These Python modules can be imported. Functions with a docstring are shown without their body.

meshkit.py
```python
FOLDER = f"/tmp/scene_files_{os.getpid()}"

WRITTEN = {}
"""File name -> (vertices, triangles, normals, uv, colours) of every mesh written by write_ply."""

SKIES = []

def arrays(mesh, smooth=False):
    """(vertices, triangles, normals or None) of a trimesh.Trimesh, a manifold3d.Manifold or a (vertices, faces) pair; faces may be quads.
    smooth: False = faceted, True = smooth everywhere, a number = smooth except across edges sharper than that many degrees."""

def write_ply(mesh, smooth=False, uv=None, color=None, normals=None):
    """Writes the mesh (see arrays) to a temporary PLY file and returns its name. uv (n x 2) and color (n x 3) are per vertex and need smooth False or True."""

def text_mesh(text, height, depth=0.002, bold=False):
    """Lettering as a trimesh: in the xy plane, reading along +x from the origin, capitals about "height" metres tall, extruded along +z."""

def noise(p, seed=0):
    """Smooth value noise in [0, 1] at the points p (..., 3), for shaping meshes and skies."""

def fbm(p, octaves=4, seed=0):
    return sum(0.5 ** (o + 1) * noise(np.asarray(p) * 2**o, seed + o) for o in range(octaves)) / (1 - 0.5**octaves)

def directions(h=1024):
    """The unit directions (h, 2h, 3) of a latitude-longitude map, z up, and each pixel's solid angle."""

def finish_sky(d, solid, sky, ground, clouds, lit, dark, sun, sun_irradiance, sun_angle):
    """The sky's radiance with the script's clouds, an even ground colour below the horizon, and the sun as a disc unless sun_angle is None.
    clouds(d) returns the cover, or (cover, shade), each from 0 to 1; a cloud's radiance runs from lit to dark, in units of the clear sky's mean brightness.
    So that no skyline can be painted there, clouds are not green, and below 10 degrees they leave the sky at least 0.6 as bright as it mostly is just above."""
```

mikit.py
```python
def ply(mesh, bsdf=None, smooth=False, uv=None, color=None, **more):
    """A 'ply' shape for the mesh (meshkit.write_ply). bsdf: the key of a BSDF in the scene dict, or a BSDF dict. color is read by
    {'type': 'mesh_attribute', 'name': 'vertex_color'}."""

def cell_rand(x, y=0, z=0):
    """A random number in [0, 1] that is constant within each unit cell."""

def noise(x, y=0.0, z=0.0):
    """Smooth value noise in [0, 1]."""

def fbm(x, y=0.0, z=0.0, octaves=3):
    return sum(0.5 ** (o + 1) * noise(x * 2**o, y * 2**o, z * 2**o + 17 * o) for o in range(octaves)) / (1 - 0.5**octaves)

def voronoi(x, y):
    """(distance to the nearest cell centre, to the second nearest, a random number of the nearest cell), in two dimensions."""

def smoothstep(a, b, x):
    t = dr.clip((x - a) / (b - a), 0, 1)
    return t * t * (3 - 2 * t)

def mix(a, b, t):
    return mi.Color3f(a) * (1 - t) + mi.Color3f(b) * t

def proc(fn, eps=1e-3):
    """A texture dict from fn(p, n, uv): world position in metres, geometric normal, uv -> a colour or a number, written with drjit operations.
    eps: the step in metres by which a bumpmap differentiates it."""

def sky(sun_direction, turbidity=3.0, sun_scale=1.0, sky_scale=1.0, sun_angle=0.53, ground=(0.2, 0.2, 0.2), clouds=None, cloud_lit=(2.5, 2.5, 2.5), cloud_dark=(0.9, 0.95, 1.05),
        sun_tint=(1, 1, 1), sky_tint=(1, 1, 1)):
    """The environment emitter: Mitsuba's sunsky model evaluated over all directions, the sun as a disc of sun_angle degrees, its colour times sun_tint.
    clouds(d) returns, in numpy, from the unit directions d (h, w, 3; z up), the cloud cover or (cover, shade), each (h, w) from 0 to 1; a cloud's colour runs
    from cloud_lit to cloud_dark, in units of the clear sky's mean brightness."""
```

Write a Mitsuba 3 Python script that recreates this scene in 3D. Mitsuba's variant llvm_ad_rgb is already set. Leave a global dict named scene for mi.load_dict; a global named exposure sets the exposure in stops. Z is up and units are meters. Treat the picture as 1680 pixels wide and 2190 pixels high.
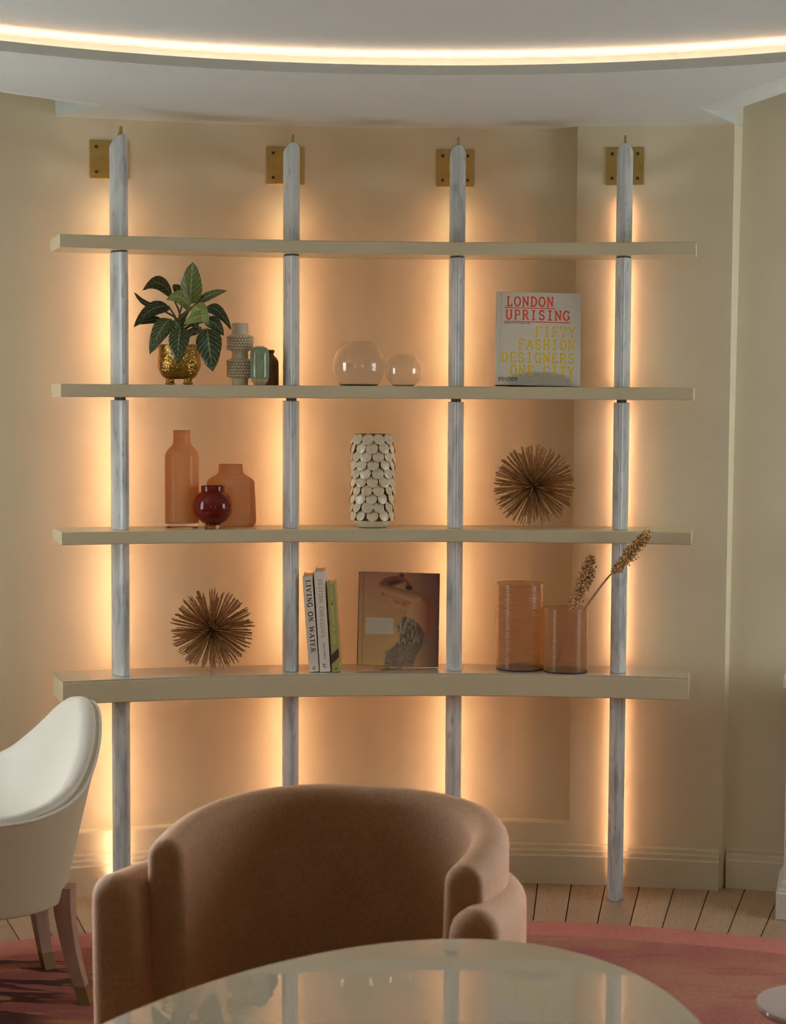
import math, random
import numpy as np, trimesh, mitsuba as mi, drjit as dr
import manifold3d as m3
from shapely import affinity
from shapely.geometry import Polygon, LineString, Point, MultiPoint
from shapely.ops import unary_union
import mikit, meshkit

T = mi.ScalarTransform4f
scene, labels = {}, {}
random.seed(7)
RNG = np.random.default_rng(7)
exposure = -0.15

# ------------------------------------------------------------------ camera
FPX = 3810.0
CAM = np.array([0, 0, 1.675])
pitch, roll = math.atan((1095 - 847.3) / FPX), 0.0056
FW = np.array([0, math.cos(pitch), -math.sin(pitch)])
_u0, _r0 = np.array([0, math.sin(pitch), math.cos(pitch)]), np.array([1.0, 0, 0])
RT = math.cos(roll) * _r0 + math.sin(roll) * _u0
UP = -math.sin(roll) * _r0 + math.cos(roll) * _u0
scene['camera'] = {'type': 'thinlens', 'fov_axis': 'x', 'fov': 2 * math.degrees(math.atan(840 / FPX)),
                   'aperture_radius': 0.0045, 'focus_distance': 5.82,
                   'to_world': T().look_at(origin=CAM.tolist(), target=(CAM + FW).tolist(), up=UP.tolist())}

# light levels: daylight through the side windows, warm LED strips on the posts, warm LED in the ceiling cove
DAY = np.array([0.90, 0.97, 1.0]) * 7.0
DAY_R = np.array([0.90, 0.96, 1.0]) * 6.4
LED = np.array([1.0, 0.48, 0.265]) * 46.0
COVE = np.array([1.0, 0.64, 0.45]) * 15.0


def ray(px, py):
    return FW + (px - 840) / FPX * RT - (py - 1095) / FPX * UP


def at_z(px, py, z):
    d = ray(px, py)
    return CAM + d * ((z - CAM[2]) / d[2])


def at_y(px, py, y):
    d = ray(px, py)
    return CAM + d * (y / d[1])


# the shelf wall curves about this upright axis
CX, CY = 0.24, 1.86


def on_arc(px, py, R):
    d = ray(px, py)
    a, b, c = d[0] ** 2 + d[1] ** 2, 2 * (d[0] * (CAM[0] - CX) + d[1] * (CAM[1] - CY)), (CAM[0] - CX) ** 2 + (CAM[1] - CY) ** 2 - R * R
    return CAM + d * ((-b + math.sqrt(b * b - 4 * a * c)) / (2 * a))


def pol(deg, R, z=0.0):
    a = math.radians(deg)
    return np.array([CX + R * math.sin(a), CY + R * math.cos(a), z])


# ------------------------------------------------------------------ mesh helpers
def numbered(key):
    if key not in scene and not any(k.startswith(key + '__') for k in scene):
        return key
    n = 1
    while f'{key}_{n:03d}' in scene or any(k.startswith(f'{key}_{n:03d}__') for k in scene):
        n += 1
    return f'{key}_{n:03d}'


def obj(name, mesh, mat, parent=None, smooth=False, **kw):
    key = numbered(parent + '__' + name if parent else name)
    scene[key] = mikit.ply(mesh, mat, smooth, **kw)
    return key


def tag(key, label=None, category=None, group=None, kind=None):
    d = labels.setdefault(key, {})
    for k, v in (('label', label), ('category', category), ('group', group), ('kind', kind)):
        if v:
            d[k] = v
    return key


def thing(name, label, category, group=None):
    key = numbered(name)
    return tag(key, label, category, group)


def struct(name, mesh, mat, label=None, smooth=False, **kw):
    key = obj(name, mesh, mat, None, smooth, **kw)
    return tag(key, label, kind='structure')


def cat(*ms):
    return trimesh.util.concatenate([m for m in ms])


def tm(v, f):
    f = np.asarray(f, int)
    if f.shape[1] == 4:
        f = np.vstack([f[:, [0, 1, 2]], f[:, [0, 2, 3]]])
    return trimesh.Trimesh(np.asarray(v, float), f, process=False)


def m2t(m):
    x = m.to_mesh()
    return trimesh.Trimesh(np.array(x.vert_properties[:, :3]), np.array(x.tri_verts), process=False)


def rbox(sx, sy, sz, r, seg=8, at=(0, 0, 0)):
    """Box with rounded edges, centred at `at`."""
    s = m3.Manifold.sphere(r, seg)
    pts = [s.translate([x * (sx / 2 - r), y * (sy / 2 - r), z * (sz / 2 - r)]) for x in (-1, 1) for y in (-1, 1) for z in (-1, 1)]
    m = m2t(m3.Manifold.batch_hull(pts))
    m.apply_translation(at)
    return m


def move(m, loc=(0, 0, 0), rotz=0.0, rx=0.0, ry=0.0):
    M = trimesh.transformations.euler_matrix(math.radians(rx), math.radians(ry), math.radians(rotz), 'sxyz')
    M[:3, 3] = loc
    m = m.copy()
    m.apply_transform(M)
    return m


def lathe(profile, n=64, at=(0, 0, 0)):
    m = trimesh.creation.revolve(np.asarray(profile, float), sections=n)
    if m.is_watertight and m.volume < 0:
        m.invert()
    m.apply_translation(at)
    return m


def curve(pts, n=40):
    """Smooth curve through 2-D or 3-D points (Catmull-Rom)."""
    p = np.asarray(pts, float)
    p = np.vstack([2 * p[0] - p[1], p, 2 * p[-1] - p[-2]])
    out = []
    k = len(p) - 3
    for t in np.linspace(0, k - 1e-9, n):
        i = int(t)
        u = t - i
        a, b, c, d = p[i:i + 4]
        out.append(0.5 * (2 * b + (c - a) * u + (2 * a - 5 * b + 4 * c - d) * u * u + (3 * b - a - 3 * c + d) * u ** 3))
    return np.array(out)


def tube(pts, rad, sides=8):
    p = np.asarray(pts, float)
    t = np.gradient(p, axis=0)
    t /= np.linalg.norm(t, axis=1, keepdims=True) + 1e-12
    a = np.cross(t, [0.3, 0.9, 0.2])
    a /= np.linalg.norm(a, axis=1, keepdims=True)
    b, g = np.cross(t, a), np.arange(sides) * 2 * np.pi / sides
    rad = np.broadcast_to(rad, (len(p),))
    v = p[:, None] + rad[:, None, None] * (np.cos(g)[None, :, None] * a[:, None] + np.sin(g)[None, :, None] * b[:, None])
    i, j = np.meshgrid(np.arange(len(p) - 1), np.arange(sides), indexing='ij')
    q = np.stack([i * sides + j, i * sides + (j + 1) % sides, (i + 1) * sides + (j + 1) % sides, (i + 1) * sides + j], -1).reshape(-1, 4)
    v = np.vstack([v.reshape(-1, 3), p[:1], p[-1:]])
    n = len(p) * sides
    caps = [[n, (k + 1) % sides, k] for k in range(sides)] + [[n + 1, n - sides + k, n - sides + (k + 1) % sides] for k in range(sides)]
    return tm(v, np.vstack([q[:, [0, 1, 2]], q[:, [0, 2, 3]], caps]))


def sweep_arc(profile, a0, a1, n=48, caps=True):
    """Closed profile [(R, z)...] swept about the wall's axis from angle a0 to a1 (degrees)."""
    prof = np.asarray(profile, float)
    k = len(prof)
    angs = np.linspace(a0, a1, n)
    v = np.array([pol(a, r, z) for a in angs for r, z in prof])
    f = []
    for i in range(n - 1):
        for j in range(k):
            f.append([i * k + j, i * k + (j + 1) % k, (i + 1) * k + (j + 1) % k, (i + 1) * k + j])
    f = np.array(f)
    f = np.vstack([f[:, [0, 1, 2]], f[:, [0, 2, 3]]])
    if caps:
        tv, tf = trimesh.creation.triangulate_polygon(Polygon(prof), engine='earcut')
        idx = [int(np.argmin(((prof - p) ** 2).sum(1))) for p in tv]
        tf = np.array([[idx[q] for q in t] for t in tf])
        f = np.vstack([f, tf, tf[:, ::-1] + (n - 1) * k])
    m = tm(v, f)
    m.fix_normals()
    return m


def flat(poly, z=0.0):
    """Flat triangulated polygon facing up."""
    v, f = trimesh.creation.triangulate_polygon(poly, engine='earcut')
    zz = np.array([z(x, y) if callable(z) else z for x, y in v])
    return tm(np.c_[v, zz], f)


def slab(poly, z0, z1):
    m = trimesh.creation.extrude_polygon(poly, z1 - z0, engine='earcut')
    m.apply_translation([0, 0, z0])
    return m


def ribbon(pts, z0, z1):
    """Upright sheet along a plan polyline."""
    p = np.asarray(pts, float)
    n = len(p)
    v = np.vstack([np.c_[p, np.full(n, z0)], np.c_[p, np.full(n, z1)]])
    return tm(v, [[i, i + 1, n + i + 1, n + i] for i in range(n - 1)])


# ------------------------------------------------------------------ materials
rgb = lambda *c: {'type': 'rgb', 'value': list(c)}


def two(d):
    return {'type': 'twosided', 'bsdf': d}


def mat(key, color, rough=0.5, metallic=0.0, spec=0.5, bump=None, bscale=None, eps=1e-3, **kw):
    c = mikit.proc(color) if callable(color) else rgb(*color)
    d = {'type': 'principled', 'base_color': c, 'roughness': rough, 'metallic': metallic, 'specular': spec, **kw}
    if bump:
        d = {'type': 'bumpmap', 'arbitrary': mikit.proc(bump, eps), 'scale': bscale or 1.0, 'bsdf': d}
    scene[key] = two(d)
    return key


nz, fb, vor, crand, sst, mixc = mikit.noise, mikit.fbm, mikit.voronoi, mikit.cell_rand, mikit.smoothstep, mikit.mix


def wall_col(p, n, uv):
    t = fb(p.x * 3, p.y * 3, p.z * 3)
    return mixc((0.69, 0.625, 0.455), (0.72, 0.655, 0.48), t)


mat('m_wall', wall_col, 0.75, spec=0.15)
mat('m_ceiling', lambda p, n, uv: mixc((0.545, 0.59, 0.56), (0.575, 0.62, 0.59), fb(p.x * 4, p.y * 4, 1.0)), 0.8, spec=0.2)
mat('m_shelf', (0.585, 0.52, 0.345), 0.28, spec=0.5)
mat('m_shelf_edge', (0.70, 0.66, 0.56), 0.35, spec=0.4)


def marble_col(p, n, uv):
    w = fb(p.x * 22, p.y * 22, p.z * 5, 4)
    w2 = fb(p.x * 9 + 4, p.y * 9, p.z * 2.4 + 9, 4)
    v = 1 - sst(0.0, 0.055, dr.abs(w2 - 0.5))
    specks = sst(0.66, 0.78, fb(p.x * 75, p.y * 75, p.z * 20, 3))
    c = mixc((0.56, 0.585, 0.575), (0.42, 0.45, 0.45), sst(0.35, 0.68, w))
    c = mixc(c, (0.25, 0.28, 0.31), v * 0.55 * sst(0.4, 0.62, w))
    return mixc(c, (0.20, 0.23, 0.25), specks * 0.45)


mat('m_marble', marble_col, 0.25, spec=0.5)
mat('m_collar', (0.02, 0.02, 0.02), 0.5)


def brass_col(p, n, uv):
    t = fb(p.x * 40, p.y * 40, p.z * 40, 4)
    return mixc((0.42, 0.29, 0.085), (0.55, 0.40, 0.14), t)


mat('m_brass', brass_col, 0.42, metallic=0.75)
mat('m_brass_foot', (0.20, 0.125, 0.045), 0.4, metallic=0.6)
mat('m_screw', (0.10, 0.055, 0.02), 0.45, metallic=0.6)


def gold_col(p, n, uv):
    t = fb(p.x * 90, p.y * 90, p.z * 90, 3)
    return mixc((0.27, 0.145, 0.030), (0.52, 0.33, 0.09), t)


mat('m_gold', gold_col, 0.30, metallic=1.0, bump=lambda p, n, uv: fb(p.x * 140, p.y * 140, p.z * 140, 2), bscale=0.004, eps=5e-4)


def plank_col(p, n, uv):
    dx, dy = p.x - 0.084, p.y - 2.31
    ang = dr.atan2(dx, dy) * (180 / math.pi)
    r = dr.sqrt(dx * dx + dy * dy)
    i = dr.floor((ang - 6.43) / 1.76)
    off = crand(i, 3, 1) * 40
    across = (ang - 6.43) / 1.76 - i
    warp = fb(across * 2.2 + off, r * 2.4 + off, 0.0, 3)
    g = fb(across * 30 + warp * 26 + off, r * 3 + off, 2.0, 3)
    rings = 0.5 + 0.5 * dr.sin((warp * 9 + across * 2.0) * 13)
    t = dr.clip(0.55 * g + 0.35 * rings, 0, 1)
    tone = 0.70 + 0.24 * crand(i, 7, 2)
    return mixc((0.40, 0.262, 0.158), (0.56, 0.395, 0.262), t) * tone


mat('m_plank', plank_col, 0.5, spec=0.35)
mat('m_gap', (0.06, 0.035, 0.02), 0.9, spec=0.1)


def rug_col(p, n, uv):
    dx, dy = p.x - 0.101, p.y - 2.454
    r = dr.sqrt(dx * dx + dy * dy)
    border = sst(2.995, 3.015, r)
    patch = fb(p.x * 2.2, p.y * 2.2, 3.0, 4)
    streak = fb(p.x * 7, p.y * 55, 5.0, 4)
    fine = fb(p.x * 240, p.y * 240, 7.0, 2)
    c = mixc((0.42, 0.150, 0.138), (0.49, 0.225, 0.155), sst(0.40, 0.62, patch))
    c = mixc(c, (0.60, 0.36, 0.14), sst(0.52, 0.78, streak) * sst(0.35, 0.65, fb(p.x * 1.6 + 7, p.y * 1.6, 1.0, 3)) * 0.75)
    c = mixc(c, (0.40, 0.11, 0.13), sst(0.55, 0.75, fb(p.x * 5, p.y * 30, 9.0, 3)) * 0.5)
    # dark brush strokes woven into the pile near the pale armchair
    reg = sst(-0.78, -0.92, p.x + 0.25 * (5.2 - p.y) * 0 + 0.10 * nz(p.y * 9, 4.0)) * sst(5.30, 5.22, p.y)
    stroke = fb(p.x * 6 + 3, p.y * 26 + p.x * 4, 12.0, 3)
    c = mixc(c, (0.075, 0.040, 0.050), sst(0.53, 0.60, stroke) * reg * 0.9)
    b = mixc((0.60, 0.205, 0.175), (0.66, 0.26, 0.215), fb(p.x * 20, p.y * 20, 2.0, 2))
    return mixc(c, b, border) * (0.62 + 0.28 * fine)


mat('m_rug', rug_col, 0.95, spec=0.05, sheen=0.3)


def velvet_col(p, n, uv):
    t = fb(p.x * 9, p.y * 9, p.z * 5, 4)
    f = fb(p.x * 300, p.y * 300, p.z * 120, 2)
    return mixc((0.26, 0.122, 0.052), (0.36, 0.186, 0.088), t) * (0.8 + 0.4 * f)


mat('m_velvet', velvet_col, 0.8, spec=0.35, sheen=8.0, sheen_tint=0.4)
mat('m_leather', lambda p, n, uv: mixc((0.70, 0.66, 0.58), (0.74, 0.70, 0.62), fb(p.x * 8, p.y * 8, p.z * 8, 2)), 0.45, spec=0.35)
mat('m_leather_side', lambda p, n, uv: mixc((0.58, 0.525, 0.375), (0.62, 0.565, 0.41), fb(p.x * 300, p.y * 300, p.z * 300, 2)), 0.6, spec=0.2)


def leg_col(p, n, uv):
    g = fb(p.x * 60, p.y * 60, p.z * 7, 4)
    return mixc((0.27, 0.150, 0.105), (0.44, 0.285, 0.225), g)


mat('m_leg', leg_col, 0.5, spec=0.3)
mat('m_table', (0.60, 0.565, 0.47), 0.5)
scene['m_table'] = two({'type': 'plastic', 'diffuse_reflectance': rgb(0.74, 0.64, 0.49), 'int_ior': 2.0})
scene['m_sheet_glass'] = two({'type': 'plastic', 'diffuse_reflectance': rgb(0.58, 0.525, 0.40), 'int_ior': 1.6})
mat('m_white', (0.72, 0.69, 0.64), 0.45, spec=0.4)
mat('m_trim', (0.69, 0.625, 0.465), 0.6, spec=0.2)
scene['m_glass'] = {'type': 'dielectric', 'int_ior': 1.5}
scene['m_acrylic'] = {'type': 'dielectric', 'int_ior': 1.49}
scene['m_thin_glass'] = {'type': 'thindielectric', 'int_ior': 1.5}
scene['m_peach'] = {'type': 'principledthin', 'base_color': rgb(0.90, 0.53, 0.25), 'roughness': 0.08, 'spec_trans': 0.18, 'diff_trans': 0.9, 'eta': 1.5}
scene['m_peach_pale'] = {'type': 'principledthin', 'base_color': rgb(0.90, 0.57, 0.30), 'roughness': 0.1, 'spec_trans': 0.20, 'diff_trans': 0.95, 'eta': 1.5}
scene['m_frosted'] = {'type': 'principledthin', 'base_color': rgb(0.93, 0.70, 0.46), 'roughness': 0.14, 'spec_trans': 0.78, 'diff_trans': 0.9, 'eta': 1.45}
mat('m_red', (0.13, 0.008, 0.004), 0.05, spec=0.45)
mat('m_bead', (0.70, 0.60, 0.43), 0.55, spec=0.3)
mat('m_bead_core', (0.24, 0.175, 0.10), 0.8, spec=0.2)


def celadon_col(p, n, uv):
    t = fb(p.x * 30, p.y * 30, p.z * 18, 4)
    speck = sst(0.72, 0.8, fb(p.x * 260, p.y * 260, p.z * 260, 2))
    return mixc(mixc((0.165, 0.235, 0.130), (0.255, 0.315, 0.190), t), (0.12, 0.10, 0.05), speck * 0.5)


mat('m_celadon', celadon_col, 0.10, spec=0.6, clearcoat=0.8)
mat('m_clay', (0.50, 0.36, 0.20), 0.6)
mat('m_brownjar', lambda p, n, uv: mixc((0.12, 0.055, 0.02), (0.18, 0.085, 0.032), fb(p.x * 40, p.y * 40, p.z * 40, 3)), 0.4)
mat('m_shellscale', lambda p, n, uv: mixc((0.60, 0.49, 0.32), (0.76, 0.65, 0.46), fb(p.x * 55, p.y * 55, p.z * 55, 3)), 0.2, spec=0.5, clearcoat=0.5)
mat('m_shelldark', (0.13, 0.085, 0.045), 0.6)
mat('m_urchin', lambda p, n, uv: mixc((0.26, 0.125, 0.045), (0.42, 0.225, 0.085), nz(p.x * 120, p.y * 120, p.z * 120)), 0.45, metallic=0.35)
mat('m_seed', lambda p, n, uv: mixc((0.24, 0.115, 0.035), (0.88, 0.60, 0.28), sst(.3, .7, nz(p.x * 260, p.y * 260, p.z * 260))), 0.6)
mat('m_stalk', (0.36, 0.19, 0.085), 0.6)
scene['m_leaf'] = {'type': 'twosided', 'bsdf': {'type': 'principled', 'base_color': {'type': 'mesh_attribute', 'name': 'vertex_color'}, 'roughness': 0.38, 'specular': 0.45}}
scene['m_print'] = {'type': 'twosided', 'bsdf': {'type': 'principled', 'base_color': {'type': 'mesh_attribute', 'name': 'vertex_color'}, 'roughness': 0.3, 'specular': 0.4}}
mat('m_soil', (0.05, 0.03, 0.02), 0.9)
mat('m_stem', (0.09, 0.10, 0.03), 0.5)
mat('m_paper', lambda p, n, uv: mixc((0.72, 0.62, 0.47), (0.80, 0.71, 0.56), nz(p.x * 900, p.y * 900, p.z * 900)), 0.8)
mat('m_cover_grey', (0.66, 0.61, 0.51), 0.45, spec=0.3)
mat('m_cover_white', (0.70, 0.635, 0.54), 0.4, spec=0.35)
mat('m_cover_white2', (0.74, 0.68, 0.61), 0.35, spec=0.4)
mat('m_cover_green', (0.34, 0.325, 0.105), 0.4, spec=0.35)
mat('m_ink', (0.035, 0.025, 0.022), 0.5)
mat('m_ink_red', (0.72, 0.070, 0.040), 0.5)
mat('m_ink_yellow', (0.72, 0.50, 0.03), 0.5)
mat('m_ink_gold', (0.42, 0.30, 0.12), 0.5)
mat('m_ink_pale', (0.58, 0.56, 0.30), 0.5)
mat('m_ink_brown', (0.07, 0.03, 0.035), 0.5)
mat('m_label', (0.66, 0.56, 0.44), 0.6)
mat('m_dark_board', (0.045, 0.022, 0.015), 0.6)
mat('m_chrome', (0.6, 0.6, 0.6), 0.2, metallic=1.0)
mat('m_lilac', (0.50, 0.40, 0.40), 0.08, spec=0.8, clearcoat=1.0)

# ------------------------------------------------------------------ the room
ZC = 2.585                               # soffit
R_REC = 4.275
A_REC, A_COR = 5.09, 12.12               # recess edge and outer corner of the projecting wall (degrees about the axis)
A_LC = math.degrees(math.asin((-1.10 - CX) / 4.23))
A_END = 33.0
Z_LEDGE = 0.213
ZTOP = 2.86

# plain wall faces: recessed panel, dado below it, projecting strip on the right
n_arc = lambda a0, a1: [pol(a, R_REC)[:2] for a in np.linspace(a0, a1, 40)]
struct('wall_front', cat(sweep_arc([(R_REC, Z_LEDGE - 0.02), (4.40, Z_LEDGE - 0.02), (4.40, ZTOP), (R_REC, ZTOP)], -A_END, A_REC + 0.3, 60),
                         sweep_arc([(4.23, 0.0), (4.40, 0.0), (4.40, Z_LEDGE - 0.004), (R_REC + .004, Z_LEDGE - 0.004), (4.234, Z_LEDGE - 0.004), (4.23, Z_LEDGE - 0.008)], -A_END, A_REC, 60),
                         sweep_arc([(4.23, 0.0), (4.40, 0.0), (4.40, ZTOP), (4.23, ZTOP)], A_REC, A_COR, 12)), 'm_wall',
       'curved cream wall behind the shelves, with a shallow recessed panel')

# splayed return beside the projecting wall, and the wall beyond it
TIP_R = at_z(1497, 231, ZC)
COR = pol(A_COR, 4.23)
dirR = (COR - TIP_R)[:2] / np.linalg.norm((COR - TIP_R)[:2])
zrow = np.array([0.0, 0.7, 1.64, 2.3, 2.66, ZTOP])
trow = np.array([0.040, 0.046, 0.062, 0.080, 0.096, 0.104])
Bxy = COR[:2] + trow[:, None] * dirR
retv = np.vstack([np.c_[np.tile(COR[:2], (6, 1)), zrow], np.c_[Bxy, zrow]])
struct('wall_return', tm(retv, [[i, 6 + i, 7 + i, i + 1] for i in range(5)]), 'm_wall', 'narrow splayed return at the right end of the shelf wall')
rB = np.hypot(Bxy[:, 0] - CX, Bxy[:, 1] - CY)
aB = np.degrees(np.arctan2(Bxy[:, 0] - CX, Bxy[:, 1] - CY))
nB = 24
bv = np.array([pol(aB[j] + (A_END - aB[j]) * i / (nB - 1), rB[j], zrow[j]) for i in range(nB) for j in range(6)])
struct('wall_right', tm(bv, [[i * 6 + j, (i + 1) * 6 + j, (i + 1) * 6 + j + 1, i * 6 + j + 1] for i in range(nB - 1) for j in range(5)]), 'm_wall',
       'cream wall to the right of the shelf wall', smooth=40)

# other walls of the round room, with the windows that light it from both sides
PL, PR = pol(-A_END, R_REC)[:2], pol(A_END, rB[1])[:2]
outline = [pol(a, 4.36)[:2] for a in np.linspace(-A_END, A_END, 50)]
SL, SR = np.array([-3.35, 3.1]), np.array([3.55, 3.1])
BL, BR = np.array([-3.35, -1.8]), np.array([3.55, -1.8])


def window_wall(name, a, b, wins, label):
    """Upright wall from a to b (plan) with openings [(s0, s1, z0, z1)] measured along it."""
    a, b = np.asarray(a, float), np.asarray(b, float)
    L = np.linalg.norm(b - a)
    d = (b - a) / L
    nrm = np.array([-d[1], d[0]])
    if np.dot(nrm, np.array([0.1, 2.3]) - a) < 0:
        nrm = -nrm
    face = Polygon([(0, 0), (L, 0), (L, ZTOP), (0, ZTOP)])
    for s0, s1, z0, z1 in wins:
        face = face.difference(Polygon([(s0, z0), (s1, z0), (s1, z1), (s0, z1)]))
    m = slab(face, -0.16, 0)
    M = np.eye(4)
    M[:3, 0], M[:3, 1], M[:3, 2], M[:2, 3] = [*d, 0], [0, 0, 1], [*nrm, 0], a
    m.apply_transform(M)
    m.fix_normals()
    struct(name, m, 'm_wall', label)
    return M


def window(M, s0, s1, z0, z1, light, label, nx=2, nz_=3):
    key = tag(numbered('window_%d' % (1 + sum(k.startswith('window_') and '__' not in k for k in labels))), label, kind='structure')
    fr = []
    for x, w in [(s0, .06), (s1, .06)] + [(s0 + (s1 - s0) * i / nx, .03) for i in range(1, nx)]:
        fr.append(rbox(w, z1 - z0 + .05, .05, .008, at=(x, (z0 + z1) / 2, -.05)))
    for z, w in [(z0, .06), (z1, .06)] + [(z0 + (z1 - z0) * i / nz_, .028) for i in range(1, nz_)]:
        fr.append(rbox(s1 - s0 + .05, w, .045, .008, at=((s0 + s1) / 2, z, -.05)))
    f = cat(*fr)
    f.apply_transform(M)
    obj('frame', f, 'm_white', key)
    # one sheet of daylit glazing behind the bars
    g = tm([[s0, z0, -.085], [s1, z0, -.085], [s1, z1, -.085], [s0, z1, -.085]], [[0, 1, 2], [0, 2, 3]])
    g.apply_transform(M)
    if np.dot(g.face_normals[0], M[:3, 2]) < 0:
        g.invert()
    obj('pane', g, 'm_white', key, emitter={'type': 'area', 'radiance': rgb(*light)})
    return key


MLs = window_wall('wall_left', SL, PL, [(1.05, 2.40, 0.80, 2.35)], 'cream wall on the left with a tall window')
window(MLs, 1.05, 2.40, 0.80, 2.35, DAY, 'tall window on the left, outside the frame')
MRs = window_wall('wall_east', SR, PR, [(1.05, 2.40, 0.80, 2.35)], 'cream wall on the right with a tall window')
window(MRs, 1.05, 2.40, 0.80, 2.35, DAY_R, 'tall window on the right, outside the frame')
window_wall('wall_left_rear', BL, SL, [], 'plain cream wall on the left behind the camera')
window_wall('wall_right_rear', SR, BR, [], 'plain cream wall on the right behind the camera')
MB = window_wall('wall_back', BR, BL, [(0.9, 1.8, 0.85, 2.3), (5.1, 6.0, 0.85, 2.3)], 'cream wall behind the camera with two windows')
window(MB, 0.9, 1.8, 0.85, 2.3, DAY * 0.2, 'right window in the wall behind the camera')
window(MB, 5.1, 6.0, 0.85, 2.3, DAY * 0.2, 'left window in the wall behind the camera')

# ceiling: level soffit, two raised corners, round tray with a cove
room = Polygon([*outline, SR, BR, BL, SL])
RC, RR = np.array([0.088, 2.955]), 2.165
# the lip of the cove follows the measured curve: a circle about RC
ring_in = Point(*RC).buffer(RR, quad_segs=48)


def raised(tip, cor, cor_top_px, far_px, far_a0, far_a1):
    Q = on_arc(*far_px, R_REC if cor[0] < 0 else rB[4])
    Kt = on_arc(*cor_top_px, 4.25) if cor[0] < 0 else np.array([*(Bxy[4]), 2.655])
    nrm = np.cross(Kt - tip, Q - tip)
    nrm /= nrm[2]
    pz = lambda x, y: tip[2] - (nrm[0] * (x - tip[0]) + nrm[1] * (y - tip[1])) / nrm[2]
    fold = np.array([nrm[1], -nrm[0]])
    fold /= np.linalg.norm(fold)
    if fold[0] * np.sign(cor[0]) < 0:
        fold = -fold
    P2 = tip[:2] + fold * 2.5
    return Kt, pz, P2


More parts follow.
